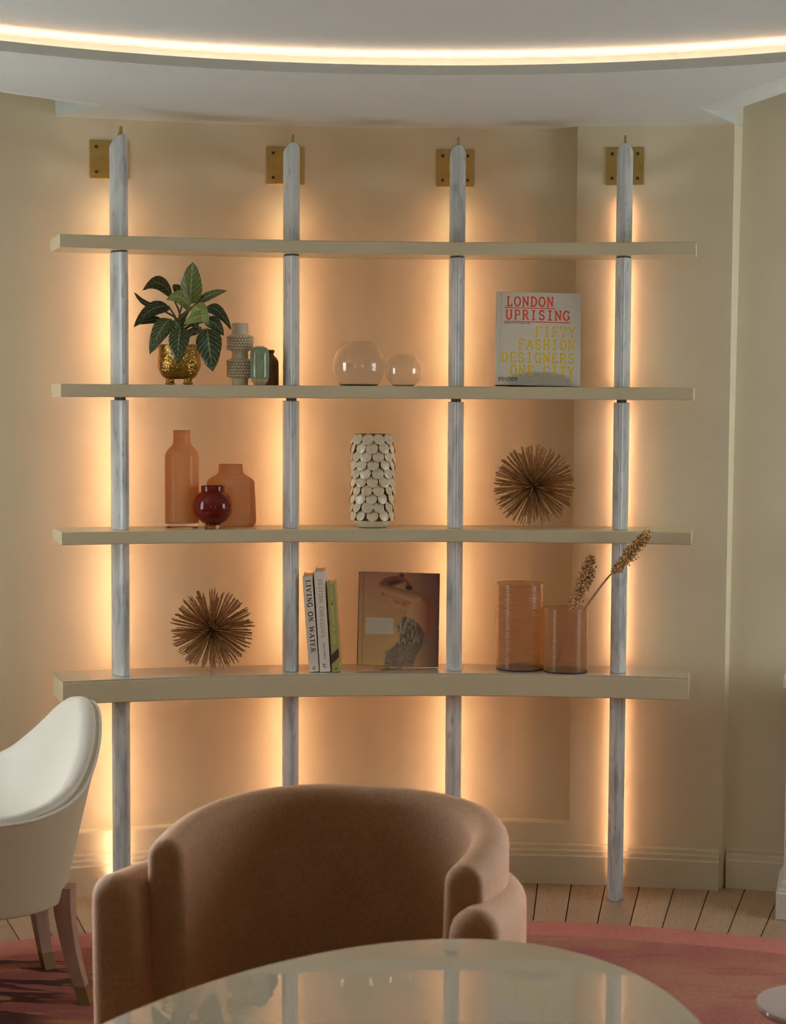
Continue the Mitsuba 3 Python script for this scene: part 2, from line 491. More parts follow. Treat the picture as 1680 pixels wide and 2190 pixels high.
TIP_L = at_z(218, 223, ZC)
CORL = pol(A_LC, R_REC)
KtL, pzL, foldL = raised(TIP_L, CORL, (122, 205), (0, 186), 0, 0)
KtR, pzR, foldR = raised(TIP_R, COR, (1590, 219), (1680, 207), 0, 0)
pockL = Polygon([TIP_L[:2], CORL[:2] + (CORL - TIP_L)[:2] * 0.8, [-3.5, 7], foldL])
pockR = Polygon([TIP_R[:2], COR[:2] + dirR * 0.6, [3.5, 7], foldR])
soff = room.difference(Point(*RC).buffer(RR + .006, quad_segs=60)).difference(pockL).difference(pockR)
parts = [slab(g, ZC, ZC + 0.009) for g in (soff.geoms if hasattr(soff, 'geoms') else [soff])]
HR = 0.07
coved = lambda z: min(ZTOP - .01, ZC + (HR * (max(z - ZC, 0) / HR) ** 1.5 if z - ZC < HR else (z - ZC - HR) * 1.5 + HR))
for pk, pz in ((pockL, pzL), (pockR, pzR)):
    g = pk.intersection(room)
    g = max(g.geoms, key=lambda q: q.area) if hasattr(g, 'geoms') else g
    m = flat(g, ZC).subdivide_to_size(.06, max_iter=12)
    m.vertices[:, 2] = [coved(pz(x, y)) for x, y, _ in m.vertices]
    parts.append(m)
for tip, cor, kt in ((TIP_L, CORL, KtL), (TIP_R, COR, KtR)):
    e = cor[:2] + (cor - tip)[:2] * (0.05 if cor[0] < 0 else 0.30)
    pz = pzL if cor[0] < 0 else pzR
    ln = [tip[:2] + (e - tip[:2]) * s for s in np.linspace(0, 1, 14)]
    parts.append(tm([[*q, ZC] for q in ln] + [[*q, coved(pz(*q))] for q in ln], [[i, i + 1, 15 + i, 14 + i] for i in range(13)]))
struct('ceiling', cat(*parts), 'm_ceiling', 'off-white soffit over the shelf wall', smooth=25)


def ring(profile, n=160):
    prof = np.asarray(profile, float)
    k = len(prof)
    a = np.arange(n) * 2 * np.pi / n
    v = np.array([[RC[0] + r * math.sin(t), RC[1] + r * math.cos(t), z] for t in a for r, z in prof])
    f = [[i * k + j, i * k + (j + 1) % k, ((i + 1) % n) * k + (j + 1) % k, ((i + 1) % n) * k + j] for i in range(n) for j in range(k)]
    m = tm(v, f)
    m.fix_normals()
    return m


struct('ceiling_cove', ring([(RR, ZC - .001), (RR + .012, ZC - .001), (RR + .012, ZC + .012), (RR + .13, ZC + .012), (RR + .13, ZC + .068), (RR + .15, ZC + .068), (RR + .15, ZC + .002), (RR + .011, ZC + .002), (RR + .011, ZC + .026), (RR, ZC + .026)]),
       'm_ceiling', 'round cove lip that hides the ceiling light', smooth=35)
struct('ceiling_tray', slab(Point(*RC).buffer(RR + .14, quad_segs=48), ZC + .068, ZC + .09), 'm_ceiling', 'raised round ceiling inside the cove')
k = thing('cove_light', 'warm glowing light strip hidden in the round ceiling cove', 'light strip')
scene[k] = mikit.ply(ring([(RR + .045, ZC + .013), (RR + .060, ZC + .013), (RR + .060, ZC + .020), (RR + .045, ZC + .020)]), 'm_white', False, emitter={'type': 'area', 'radiance': rgb(*COVE)})

# skirting
sk = [(0.0, 0.0), (-0.030, 0.0), (-0.030, 0.096), (-0.026, 0.100), (-0.020, 0.1005), (-0.020, 0.113), (-0.016, 0.117), (-0.010, 0.1175), (-0.010, 0.130), (-0.006, 0.134), (0.0, 0.136)]
struct('baseboard_front', sweep_arc([(4.23 + r, z) for r, z in sk], -A_END, A_COR - 0.12, 70), 'm_trim', 'stepped cream skirting along the foot of the shelf wall')
r0 = rB[0]
struct('baseboard_right', sweep_arc([(r0 + 0.004 + r, z) for r, z in sk], aB[0] + 0.05, A_END, 30), 'm_trim', 'stepped cream skirting along the wall at the right')

# floor: boards laid like a fan, over a dark sub-floor
struct('floor', cat(slab(room, -0.06, -0.014)), 'm_gap', 'oak floor laid in a fan of tapering boards')
FCX, FCY, STEP, A0 = 0.084, 2.31, 1.76, 6.43
wall_poly = Polygon([pol(a, 4.235)[:2] for a in np.linspace(-A_END, A_COR, 60)] + [pol(a, r0 + .01)[:2] for a in np.linspace(A_COR + .3, A_END, 20)] + [[3.3, 3.0], [3.3, 0], [-3.2, 0], [-3.2, 3.0]])


def fan(a, r):
    return np.array([FCX + r * math.sin(math.radians(a)), FCY + r * math.cos(math.radians(a))])


def board(k):
    a, b = A0 + STEP * k, A0 + STEP * (k + 1)
    g = 0.0016
    dl, dr_ = np.array([math.cos(math.radians(a)), -math.sin(math.radians(a))]) * g, np.array([math.cos(math.radians(b)), -math.sin(math.radians(b))]) * g
    q = Polygon([fan(a, 2.55) + dl, fan(a, 4.6) + dl, fan(b, 4.6) - dr_, fan(b, 2.55) - dr_])
    return q.intersection(wall_poly).intersection(room)


for kk in range(-24, 17):
    g = board(kk)
    if g.is_empty or g.geom_type != 'Polygon':
        continue
    top, bot = g.buffer(-0.0012), g
    m = cat(slab(g, -0.014, -0.0015), slab(top, -0.0016, 0.0))
    obj('plank', m, 'm_plank', 'floor')
# the boards under the rug are never seen one by one
band = unary_union([board(kk).buffer(.003) for kk in range(-24, 17)])
inner = room.difference(band)
inner = max(inner.geoms, key=lambda q: q.area) if hasattr(inner, 'geoms') else inner
struct('floor_middle', slab(inner.buffer(-.001), -0.014, 0.0), 'm_plank', 'oak floor under and beside the round rug')
# ------------------------------------------------------------------ shelving: four curved shelves on four marble posts
S_Z = [(2.134, 2.175), (1.667, 1.708), (1.199, 1.240), (0.690, 0.7605)]
A_L, A_R = -18.92, 10.55
S_NAMES = ['topmost curved cream lacquer shelf, empty', 'second curved cream shelf from the top, carrying the potted plant',
           'third curved cream shelf from the top, carrying the orange vases', 'thick lowest curved cream shelf with a glass sheet on top, carrying the books']
R0, R1 = 3.96, 4.17
for (z0, z1), lab in zip(S_Z, S_NAMES):
    t = thing('shelf', lab, 'shelf', 'curved shelves on the marble posts')
    b = 0.0025
    obj('board', sweep_arc([(R0 + b, z0), (R1, z0), (R1, z1), (R0 + b, z1), (R0, z1 - b), (R0, z0 + b)], A_L, A_R, 60), 'm_shelf', t)
    if z1 < 1:
        tag(obj('glass_sheet', sweep_arc([(R0 + .001, z1 + .0006), (R1, z1 + .0006), (R1, z1 + .005), (R0 + .001, z1 + .005)], A_L + .02, A_R - .02, 60), 'm_sheet_glass', t), 'thin glass sheet on the shelf')
S2, S3, S5 = 1.7083, 1.2403, 0.7660
POSTS = [-16.04, -8.17, -0.47, 7.24]
ORD = ['leftmost', 'second from the left', 'third from the left', 'rightmost']
_half = [(.026, .050), (.0252, .042), (.0228, .032), (.0185, .021), (.0130, .0115), (.0070, .0040), (.0030, .0010)]
sec = _half + [(0, 0)] + [(-x, y) for x, y in _half[::-1]] + [(-.026, .076), (-.020, .084), (.020, .084), (.026, .076)]


def post_piece(deg, z0, z1, twist, cut=None, scale=1.0, round_=0.0015):
    """One length of the rounded post; cut = slope of its top towards the wall."""
    s = np.array(sec)
    s = np.c_[s[:, 0], s[:, 1] - 0.042] * scale
    a = math.radians(deg)
    c = pol(deg, 4.042)
    tw = math.radians(twist)
    rot = np.c_[s[:, 0] * math.cos(tw) - s[:, 1] * math.sin(tw), s[:, 0] * math.sin(tw) + s[:, 1] * math.cos(tw)]
    loops = []
    for k, zz in ((1 - round_ / .026, z0), (1.0, z0 + round_), (1.0, z1 - round_), (1 - round_ / .026, z1)):
        xy = np.c_[rot[:, 0] * math.cos(a) + rot[:, 1] * math.sin(a), -rot[:, 0] * math.sin(a) + rot[:, 1] * math.cos(a)] * k + c[:2]
        z = np.full(len(s), zz)
        if cut and zz > z1 - 0.01:
            z = zz - cut * (s[:, 1] + 0.042) / scale - 2.6 * np.maximum(0, np.abs(s[:, 0]) - .012) ** 1.5
        loops.append(np.c_[xy, z])
    n = len(s)
    v = np.vstack(loops + [loops[0].mean(0)[None], loops[-1].mean(0)[None]])
    f = []
    for l in range(3):
        for i in range(n):
            j = (i + 1) % n
            f += [[l * n + i, l * n + j, (l + 1) * n + j], [l * n + i, (l + 1) * n + j, (l + 1) * n + i]]
    f += [[4 * n, (i + 1) % n, i] for i in range(n)] + [[4 * n + 1, 3 * n + i, 3 * n + (i + 1) % n] for i in range(n)]
    m = tm(v, f)
    m.fix_normals()
    return m


for i, deg in enumerate(POSTS):
    LED_R = 4.186 if i == 3 else 4.165
    tw = [7, 1, 0, -1][i]
    t = thing('marble_post', f'{ORD[i]} of the four slim grey-white marble posts that carry the shelves', 'post', 'marble posts of the shelving')
    ztop = on_arc([272, 628, 979, 1335][i], [286, 303, 309, 305][i], 4.0)[2]
    segs = [(0.0, 0.690), (S5, 1.199), (S3, 1.658), (S2, 2.1295), (2.1755, ztop)]
    for z0, z1 in segs:
        obj('shaft', post_piece(deg, z0, z1, tw, cut=0.35 if z1 > 2.2 else None), 'm_marble', t, smooth=30)
    for z0, z1 in ((1.658, 1.667), (2.1295, 2.134)):
        obj('collar', post_piece(deg, z0, z1, tw, scale=0.62 if z0 < 2 else 0.9, round_=0.0005), 'm_collar', t)
    # brass plate on the wall, a fin holding the head of the post, four screws
    a = math.radians(deg)
    wallR = R_REC if deg < A_REC else 4.23
    er, et = np.array([math.sin(a), math.cos(a), 0]), np.array([math.cos(a), -math.sin(a), 0])
    M = np.eye(4)
    M[:3, 0], M[:3, 1], M[:3, 2], M[:3, 3] = et, er, [0, 0, 1], [CX, CY, 0]
    off = [-.006, -.002, .0, .0][i]
    pl = rbox(.128, .006, .126, .0015, at=(off, wallR - .003, 2.451))
    pl.apply_transform(M)
    br = obj('bracket', pl, 'm_brass', t)
    fin = slab(Polygon([(4.02, ztop - .10), (4.005, ztop + .024), (4.015, ztop + .024), (wallR - .006, ztop - .07), (wallR - .006, 2.405), (4.09, 2.405)]), -.004, .004)
    # extrude axis -> tangential
    v = fin.vertices.copy()
    fin.vertices = np.c_[v[:, 2], v[:, 0], v[:, 1]]
    fin.fix_normals()
    fin.apply_transform(M)
    obj('fin', fin, 'm_brass', br)
    for sx in (-1, 1):
        for sz in (-1, 1):
            sc = trimesh.creation.cylinder(.0055, .003, sections=12)
            sc = cat(sc, move(trimesh.creation.cylinder(.0028, .0016, sections=6), (0, 0, .002)))
            sc = move(sc, (off + sx * .0425, wallR - .0068, 2.451 + sz * .041), rx=90)
            sc.apply_transform(M)
            obj('screw', sc, 'm_screw', br)
    # slim channel behind the post with a light strip that faces the wall
    led = [(0.03, .688), (S5 + .004, 1.197), (S3 + .002, 1.655), (S2 + .002, 2.128), (2.178, 2.335)]
    ch = cat(*[rbox(.017, LED_R - .0015 - 4.083, z1 - z0, .001, at=(0, (4.083 + LED_R - .0015) / 2, (z0 + z1) / 2)) for z0, z1 in led])
    ch.apply_transform(M)
    tag(obj('light_channel', ch, 'm_trim', t), 'slim channel that carries the light strip')
    v, f = [], []
    for z0, z1 in led:
        b = len(v)
        for x, z in ((-.012, z0), (.012, z0), (.012, z1), (-.012, z1)):
            v.append([x * .6, LED_R, z])
        f += [[b, b + 2, b + 1], [b, b + 3, b + 2]]
    st = tm(v, f)
    st.apply_transform(M)
    if np.dot(st.face_normals[0], er) < 0:
        st.invert()
    k = obj('light_strip', st, 'm_white', t, emitter={'type': 'area', 'radiance': rgb(*(LED * (.58 if i == 3 else 1.0)))})
    tag(k, 'warm light strip on the back of the post')


def base(px, z, R):
    """Point of height z on the arc of radius R that stands at column px of the photograph; metres per pixel there."""
    py = 1000.0
    for _ in range(30):
        p = on_arc(px, py, R)
        py += (p[2] - z) * FPX / ((p - CAM) @ FW)
    return p, ((p - CAM) @ FW) / FPX


# ------------------------------------------------------------------ second shelf
def shade(c, k):
    return np.clip(np.asarray(c) * k, 0, 1)


def leaf(b, tip, w, droop=0.02, bow=0.0, light=0.0, curl=0.0, side=0.0, n=46, m=23):
    """Leaf from b to tip (metres) of half-width w; veins as vertex colours."""
    b, tip = np.asarray(b, float), np.asarray(tip, float)
    ax = tip - b
    L = np.linalg.norm(ax)
    ax = ax / L
    view = np.array([0, -1.0, 0])
    wd = np.cross(ax, view + np.array([side, 0, 0]))
    wd /= np.linalg.norm(wd) + 1e-9
    nr = np.cross(wd, ax)
    if nr[1] > 0:
        nr = -nr
    v, c = [], []
    for i in range(n):
        s = i / (n - 1)
        prof = (max(0, math.sin(math.pi * s ** 0.66)) ** 0.62) * (1 - 0.10 * s) * min(1, ((1 - s) / .12) ** .5) if 0 < s < 1 else 0.0
        mid = b + ax * L * s + nr * (4 * bow * s * (1 - s)) + np.array([0, 0, 1]) * (4 * droop * s * (1 - s)) + nr * (-curl * s ** 3)
        for j in range(m):
            u = -1 + 2 * j / (m - 1)
            p = mid + wd * (u * w * prof) + nr * (-0.22 * w * abs(u) ** 1.3 * prof + 0.05 * w * math.sin(7 * s + 4 * u))
            v.append(p)
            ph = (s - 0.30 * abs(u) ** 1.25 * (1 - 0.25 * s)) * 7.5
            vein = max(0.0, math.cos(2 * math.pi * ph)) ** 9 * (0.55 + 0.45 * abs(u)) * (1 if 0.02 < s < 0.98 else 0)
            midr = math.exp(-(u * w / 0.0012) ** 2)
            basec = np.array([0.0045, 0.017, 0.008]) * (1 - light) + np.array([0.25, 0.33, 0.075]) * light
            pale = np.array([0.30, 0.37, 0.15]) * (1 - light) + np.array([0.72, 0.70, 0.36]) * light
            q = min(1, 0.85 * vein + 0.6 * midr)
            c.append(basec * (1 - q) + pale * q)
    f = []
    for i in range(n - 1):
        for j in range(m - 1):
            a = i * m + j
            f.append([a, a + 1, a + m + 1, a + m])
    return tm(v, f), np.array(c)


plant = thing('potted_plant', 'potted plant with dark green veined leaves in a gold footed pot', 'plant')
pb, mp = base(383, S2, 4.065)
hw = 46 * mp
prof = [(0, .020), (24 * mp, .019), (34 * mp, .024), (41 * mp, .036), (45.5 * mp, .052), (46.5 * mp, .066), (45.5 * mp, .085), (44.5 * mp, .110), (44.5 * mp, .128), (43.5 * mp, .1295), (42 * mp, .128), (42 * mp, .08), (38 * mp, .05), (0, .045)]
cp = np.vstack([curve(prof[:9], 40), np.array(prof[9:])])
cp[0, 0] = cp[-1, 0] = 0
pot = lathe(cp, 72)
# the belly swells over each foot
vv = pot.vertices
ang = np.arctan2(vv[:, 1], vv[:, 0])
sw = np.exp(-((vv[:, 2] - .035) / .022) ** 2) * np.cos(4 * (ang + math.pi / 4))
vv[:, :2] *= (1 + 0.055 * sw)[:, None]
pot.vertices = vv
pot.apply_translation(pb)
kp = obj('pot', pot, 'm_gold', plant, smooth=50)
tag(kp, 'hammered gold pot')
for a in (-135, -45, 45, 135):
    pr = curve([(0.006, 0), (.0115, .001), (.0125, .005), (.009, .013), (.013, .026), (.012, .034), (.002, .036)], 22)
    pr = np.vstack([[0, 0], pr, [0, .036]])
    ft = lathe(pr, 18)
    ft.apply_translation(pb + np.array([math.sin(math.radians(a)) * 27 * mp, -math.cos(math.radians(a)) * 27 * mp, 0]))
    obj('foot', ft, 'm_gold', kp, smooth=40)
obj('soil', move(trimesh.creation.cylinder(41.5 * mp, .008, sections=40), pb + [0, 0, .116]), 'm_soil', plant)


def lp(x, y, dy=0.0):
    """Leaf point: from crop coordinates to the photograph and to metres, dy metres in front of the pot's axis."""
    return at_y(80 + x / 2.897, 480 + y / 2.897, pb[1] - dy)


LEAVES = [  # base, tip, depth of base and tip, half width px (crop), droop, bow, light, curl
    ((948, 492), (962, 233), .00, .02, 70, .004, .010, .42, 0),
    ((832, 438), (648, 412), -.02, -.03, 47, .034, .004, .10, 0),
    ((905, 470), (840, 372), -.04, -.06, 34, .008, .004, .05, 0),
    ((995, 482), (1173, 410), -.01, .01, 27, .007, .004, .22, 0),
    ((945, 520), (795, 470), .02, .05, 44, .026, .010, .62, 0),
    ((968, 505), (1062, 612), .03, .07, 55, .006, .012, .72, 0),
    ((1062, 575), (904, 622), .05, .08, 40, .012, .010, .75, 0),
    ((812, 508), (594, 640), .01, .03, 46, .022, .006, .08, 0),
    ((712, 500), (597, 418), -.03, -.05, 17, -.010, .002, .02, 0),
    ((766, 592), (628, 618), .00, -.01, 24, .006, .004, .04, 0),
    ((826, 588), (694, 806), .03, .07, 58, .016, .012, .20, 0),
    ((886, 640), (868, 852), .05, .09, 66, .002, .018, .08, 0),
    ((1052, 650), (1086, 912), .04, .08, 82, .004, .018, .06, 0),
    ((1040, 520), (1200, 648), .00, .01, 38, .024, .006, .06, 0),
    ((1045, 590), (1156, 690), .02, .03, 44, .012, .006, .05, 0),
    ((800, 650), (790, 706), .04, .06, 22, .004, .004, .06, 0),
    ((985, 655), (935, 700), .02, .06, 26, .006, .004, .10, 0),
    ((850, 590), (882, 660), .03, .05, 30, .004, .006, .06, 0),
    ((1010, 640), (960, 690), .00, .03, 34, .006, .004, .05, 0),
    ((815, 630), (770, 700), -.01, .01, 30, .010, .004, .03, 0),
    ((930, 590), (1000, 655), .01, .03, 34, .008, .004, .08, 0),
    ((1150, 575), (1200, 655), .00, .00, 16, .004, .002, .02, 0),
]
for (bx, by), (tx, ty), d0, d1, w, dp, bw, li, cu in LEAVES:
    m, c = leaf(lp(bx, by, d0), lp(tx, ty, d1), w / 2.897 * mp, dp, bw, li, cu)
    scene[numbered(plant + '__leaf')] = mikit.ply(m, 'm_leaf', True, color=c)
    p0 = pb + np.array([RNG.uniform(-.018, .018), RNG.uniform(-.018, .018), .118])
    p2 = lp(bx, by, d0)
    p1 = (p0 + p2) / 2 + np.array([(p0[0] - p2[0]) * .35, 0, .015])
    obj('stem', tube(curve([p0, p1, p2 + (p2 - p1) * .04], 10), np.linspace(.0040, .0026, 10), 7), 'm_stem', plant, smooth=True)

# beaded ceramic vase
t = thing('beaded_vase', 'tall beige ceramic vase with two bands of raised beads, beside the potted plant', 'vase')
p, q = base(513, S2, 4.075)
body = [(0, 0), (16 * q, 0), (17 * q, .002), (17 * q, 14 * q), (23.5 * q, 17 * q), (24 * q, 54 * q), (17.5 * q, 57 * q), (17 * q, 72 * q), (23.5 * q, 75 * q), (24 * q, 105 * q), (17.5 * q, 108 * q), (17.5 * q, 131 * q), (16 * q, 132 * q), (15 * q, 131 * q), (15 * q, 20 * q), (0, 20 * q)]
obj('body', lathe(body, 48, p), 'm_bead', t, smooth=35)
bc = [lathe([(22 * q, a_ * q), (24.6 * q, a_ * q), (24.8 * q, b_ * q), (22 * q, b_ * q), (22 * q, a_ * q)], 48, p) for a_, b_ in ((17.4, 53.6), (75.4, 104.6))]
for m_ in bc:
    obj('band', m_, 'm_bead_core', t, smooth=35)
bd = trimesh.creation.icosphere(2, 0.0049)
bs = []
for z0, z1 in ((17, 54), (75, 105)):
    rows = 6 if z0 == 17 else 5
    for r in range(rows):
        z = (z0 + (r + .5) * (z1 - z0) / rows) * q
        for kx in range(25):
            a = 2 * math.pi * (kx + .5 * (r % 2)) / 25
            bs.append(bd.copy().apply_translation(p + np.array([25.6 * q * math.sin(a), 25.6 * q * math.cos(a), z])))
tag(obj('beads', cat(*bs), 'm_bead', t, smooth=True), 'bands of small raised beads', kind='stuff')

# green glazed vase
t = thing('green_vase', 'small sage green glazed capsule vase with an unglazed foot', 'vase')
p, q = base(555, S2, 4.022)
pr = np.vstack([[(0, 9 * q)], curve([(14 * q, 9 * q), (18.5 * q, 13 * q), (20.2 * q, 22 * q), (20.5 * q, 45 * q), (20 * q, 68 * q), (17 * q, 78 * q), (10 * q, 82 * q), (8 * q, 83 * q)], 40), [(7 * q, 82 * q), (7 * q, 70 * q), (0, 60 * q)]])
obj('body', lathe(pr, 56, p), 'm_celadon', t, smooth=40)
obj('foot', lathe([(0, 0), (10 * q, 0), (12 * q, 1 * q), (17.6 * q, 9 * q), (18.8 * q, 13.4 * q), (14 * q, 12 * q), (0, 10 * q)], 48, p), 'm_clay', t, smooth=40)
tag(t + '__foot', 'bare clay foot')

# brown jar behind it
p, q = base(569, S2, 4.096)
pr = np.vstack([[(0, 0)], curve([(25 * q, 0), (26.5 * q, 3 * q), (26.5 * q, 30 * q), (26 * q, 50 * q), (22 * q, 58 * q), (16.5 * q, 64 * q), (15.5 * q, 69 * q)], 34), [(17.5 * q, 70 * q), (18 * q, 74 * q), (16.5 * q, 75.5 * q), (13.5 * q, 74.5 * q), (13.5 * q, 60 * q), (20 * q, 48 * q), (20 * q, 6 * q), (0, 5 * q)]])
tag(obj('brown_jar', lathe(pr, 56, p), 'm_brownjar', None, smooth=35), 'small dark brown jar with a flared lip, half hidden behind the green vase', 'jar')


def bowl(label, cx, hw, h, base_hw, mouth_hw, R):
    p, q = base(cx, S2, R)
    zc = h * q * 0.49
    th = 0.0022
    Ro = hw * q

    def arcp(r, zlo, zhi, n=44):
        a0, a1 = math.asin(max(-1, (zlo - zc) / r)), math.asin(min(1, (zhi - zc) / r))
        return [(r * math.cos(a), zc + r * math.sin(a)) for a in np.linspace(a0, a1, n)]
    a_m = math.acos(mouth_hw * q / Ro)
    zt = zc + Ro * math.sin(a_m)
    outer = [(x, max(z, 0)) for x, z in arcp(Ro, zc - Ro * math.sin(math.acos(base_hw * q / Ro)), zt)]
    s = (outer[0][1])
    outer = [(x, z - s + 0.0) for x, z in outer]
    inner = [(x - th * 1.0, z) if z > 0.004 else (x - th, 0.004) for x, z in outer][::-1]
    prof = [(0, 0)] + outer + [(outer[-1][0] - th * .5, outer[-1][1] + th * .5)] + inner + [(0, .004)]
    k = obj('glass_bowl', lathe(prof, 80, p), 'm_glass', None, smooth=45)
    tag(k, label, 'bowl')


bowl('larger of two clear round glass bowls on the second shelf', 767, 57, 105, 38, 27, 4.06)
bowl('smaller clear round glass bowl beside the larger one', 863, 39, 72, 20, 21, 4.03)

# ------------------------------------------------------------------ lettering: a small slab-serif stroke alphabet on a unit-high grid
def _arc(cx, cy, rx, ry, a0, a1, n=14):
    return [(cx + rx * math.cos(math.radians(a)), cy + ry * math.sin(math.radians(a))) for a in np.linspace(a0, a1, n)]


# each glyph: (width, [(thick?, polyline)], [serifs: (x, y, half width)])
G = {
    'A': (.72, [(0, [(.06, 0), (.36, 1)]), (1, [(.36, 1), (.66, 0)]), (0, [(.16, .34), (.56, .34)])], [(.08, 0, .11), (.64, 0, .11)]),
    'B': (.66, [(1, [(.14, 0), (.14, 1)]), (0, [(.14, 1), (.36, 1)] + _arc(.36, .76, .18, .24, 90, -90) + [(.14, .52)]), (0, [(.14, .52), (.38, .52)] + _arc(.38, .26, .21, .26, 90, -90) + [(.14, 0)])], [(.10, 0, .08), (.10, 1, .08)]),
    'C': (.66, [(1, _arc(.37, .5, .29, .5, 48, 312, 26)), (0, [(.58, .72), (.58, .98)])], []),
    'D': (.68, [(1, [(.14, 0), (.14, 1)]), (1, [(.14, 1), (.30, 1)] + _arc(.30, .5, .31, .5, 90, -90, 20) + [(.14, 0)])], [(.10, 0, .09), (.10, 1, .09)]),
    'E': (.64, [(1, [(.14, 0), (.14, 1)]), (0, [(.05, 1), (.57, 1), (.57, .80)]), (0, [(.05, 0), (.60, 0), (.60, .22)]), (0, [(.14, .52), (.42, .52)]), (0, [(.42, .42), (.42, .62)])], []),
    'F': (.62, [(1, [(.14, 0), (.14, 1)]), (0, [(.05, 1), (.58, 1), (.58, .78)]), (0, [(.14, .52), (.42, .52)]), (0, [(.42, .42), (.42, .62)])], [(.16, 0, .13)]),
    'G': (.70, [(1, _arc(.37, .5, .30, .5, 50, 330, 26)), (0, [(.59, .74), (.59, .98)]), (1, [(.62, .42), (.62, .08)])], [(.56, .42, .13)]),
    'H': (.72, [(1, [(.14, 0), (.14, 1)]), (1, [(.58, 0), (.58, 1)]), (0, [(.14, .52), (.58, .52)])], [(.14, 0, .12), (.14, 1, .12), (.58, 0, .12), (.58, 1, .12)]),
    'I': (.50, [(1, [(.25, 0), (.25, 1)])], [(.25, 0, .19), (.25, 1, .19)]),
    'J': (.50, [(1, [(.32, 1), (.32, .2)] + _arc(.17, .2, .15, .2, 0, -150, 10))], [(.30, 1, .16)]),
    'L': (.62, [(1, [(.20, 0), (.20, 1)]), (0, [(.05, 0), (.58, 0), (.58, .26)])], [(.20, 1, .15)]),
    'M': (.86, [(0, [(.12, 0), (.12, 1)]), (1, [(.12, 1), (.43, .18)]), (0, [(.43, .18), (.74, 1)]), (1, [(.74, 1), (.74, 0)])], [(.12, 0, .10), (.74, 0, .11), (.09, 1, .07), (.77, 1, .07)]),
    'N': (.74, [(0, [(.14, 0), (.14, 1)]), (1, [(.14, 1), (.60, .02)]), (0, [(.60, 0), (.60, 1)])], [(.14, 0, .12), (.10, 1, .09), (.60, 1, .12)]),
    'O': (.70, [(1, _arc(.35, .5, .29, .5, 0, 360, 36))], []),
    'P': (.64, [(1, [(.16, 0), (.16, 1)]), (0, [(.16, 1), (.36, 1)] + _arc(.36, .73, .22, .27, 90, -90) + [(.16, .46)])], [(.16, 0, .13), (.11, 1, .07)]),
    'R': (.70, [(1, [(.16, 0), (.16, 1)]), (0, [(.16, 1), (.36, 1)] + _arc(.36, .75, .20, .25, 90, -90) + [(.16, .50)]), (1, [(.36, .50), (.60, .02)])], [(.15, 0, .12), (.11, 1, .07), (.62, 0, .07)]),
    'S': (.62, [(1, _arc(.31, .75, .22, .25, 40, 235, 16) + _arc(.31, .25, .23, .25, 55, -140, 16)), (0, [(.50, .74), (.50, .98)]), (0, [(.10, .02), (.10, .28)])], []),
    'T': (.66, [(1, [(.33, 0), (.33, 1)]), (0, [(.06, .76), (.06, 1), (.60, 1), (.60, .76)])], [(.33, 0, .15)]),
    'U': (.72, [(1, [(.14, 1), (.14, .30)] + _arc(.36, .30, .22, .30, 180, 360, 16) + [(.58, 1)])], [(.14, 1, .12), (.58, 1, .12)]),
    'V': (.72, [(1, [(.08, 1), (.36, 0)]), (0, [(.36, 0), (.64, 1)])], [(.10, 1, .11), (.62, 1, .11)]),
    'W': (.98, [(1, [(.08, 1), (.28, 0)]), (0, [(.28, 0), (.49, .95)]), (1, [(.49, .95), (.70, 0)]), (0, [(.70, 0), (.90, 1)])], [(.10, 1, .10), (.88, 1, .10)]),
    'Y': (.70, [(1, [(.08, 1), (.35, .48)]), (0, [(.35, .48), (.62, 1)]), (1, [(.35, .48), (.35, 0)])], [(.10, 1, .11), (.60, 1, .11), (.35, 0, .14)]),
    ' ': (.55, [], []),
}


def lettering(text, h, pitch=None, thick=.165, thin=.14, gap=.06, depth=0.0004, serif=None):
    """Letters in the xy plane from the origin, h metres tall; pitch = equal advance in units of h, or None for natural widths."""
    x, shapes = 0.0, []
    serif = serif or thin
    for ch in text:
        w, strokes, serifs = G[ch]
        o = x + ((pitch - w) / 2 if pitch else 0)
        for k, pts in strokes:
            shapes.append(LineString([(o + a, b * (1 - .06) + .03) for a, b in pts]).buffer((thick if k else thin) / 2, cap_style=2, join_style=1, quad_segs=3))
        for sx, sy, hw in serifs:
            shapes.append(LineString([(o + sx - hw, sy * .94 + .03), (o + sx + hw, sy * .94 + .03)]).buffer(serif / 2, cap_style=2))
        x += pitch or (w + gap)
    g = affinity.scale(unary_union(shapes), h, h, origin=(0, 0)).simplify(h * .004)
    m = cat(*[trimesh.creation.extrude_polygon(q, depth, engine='earcut') for q in (g.geoms if hasattr(g, 'geoms') else [g])])
    return m, x * h


def frame4(o, x, y):
    """Matrix of a board frame: origin o, x along the cover, y up the cover, z out of it."""
    x = np.asarray(x, float) / np.linalg.norm(x)
    z = np.cross(x, y)
    z /= np.linalg.norm(z)
    M = np.eye(4)
    M[:3, 0], M[:3, 1], M[:3, 2], M[:3, 3] = x, np.cross(z, x), z, o
    return M


def put(m, M, x=0, y=0, z=0, rot=0):
    m = move(m, (x, y, z), rotz=rot)
    m.apply_transform(M)
    return m


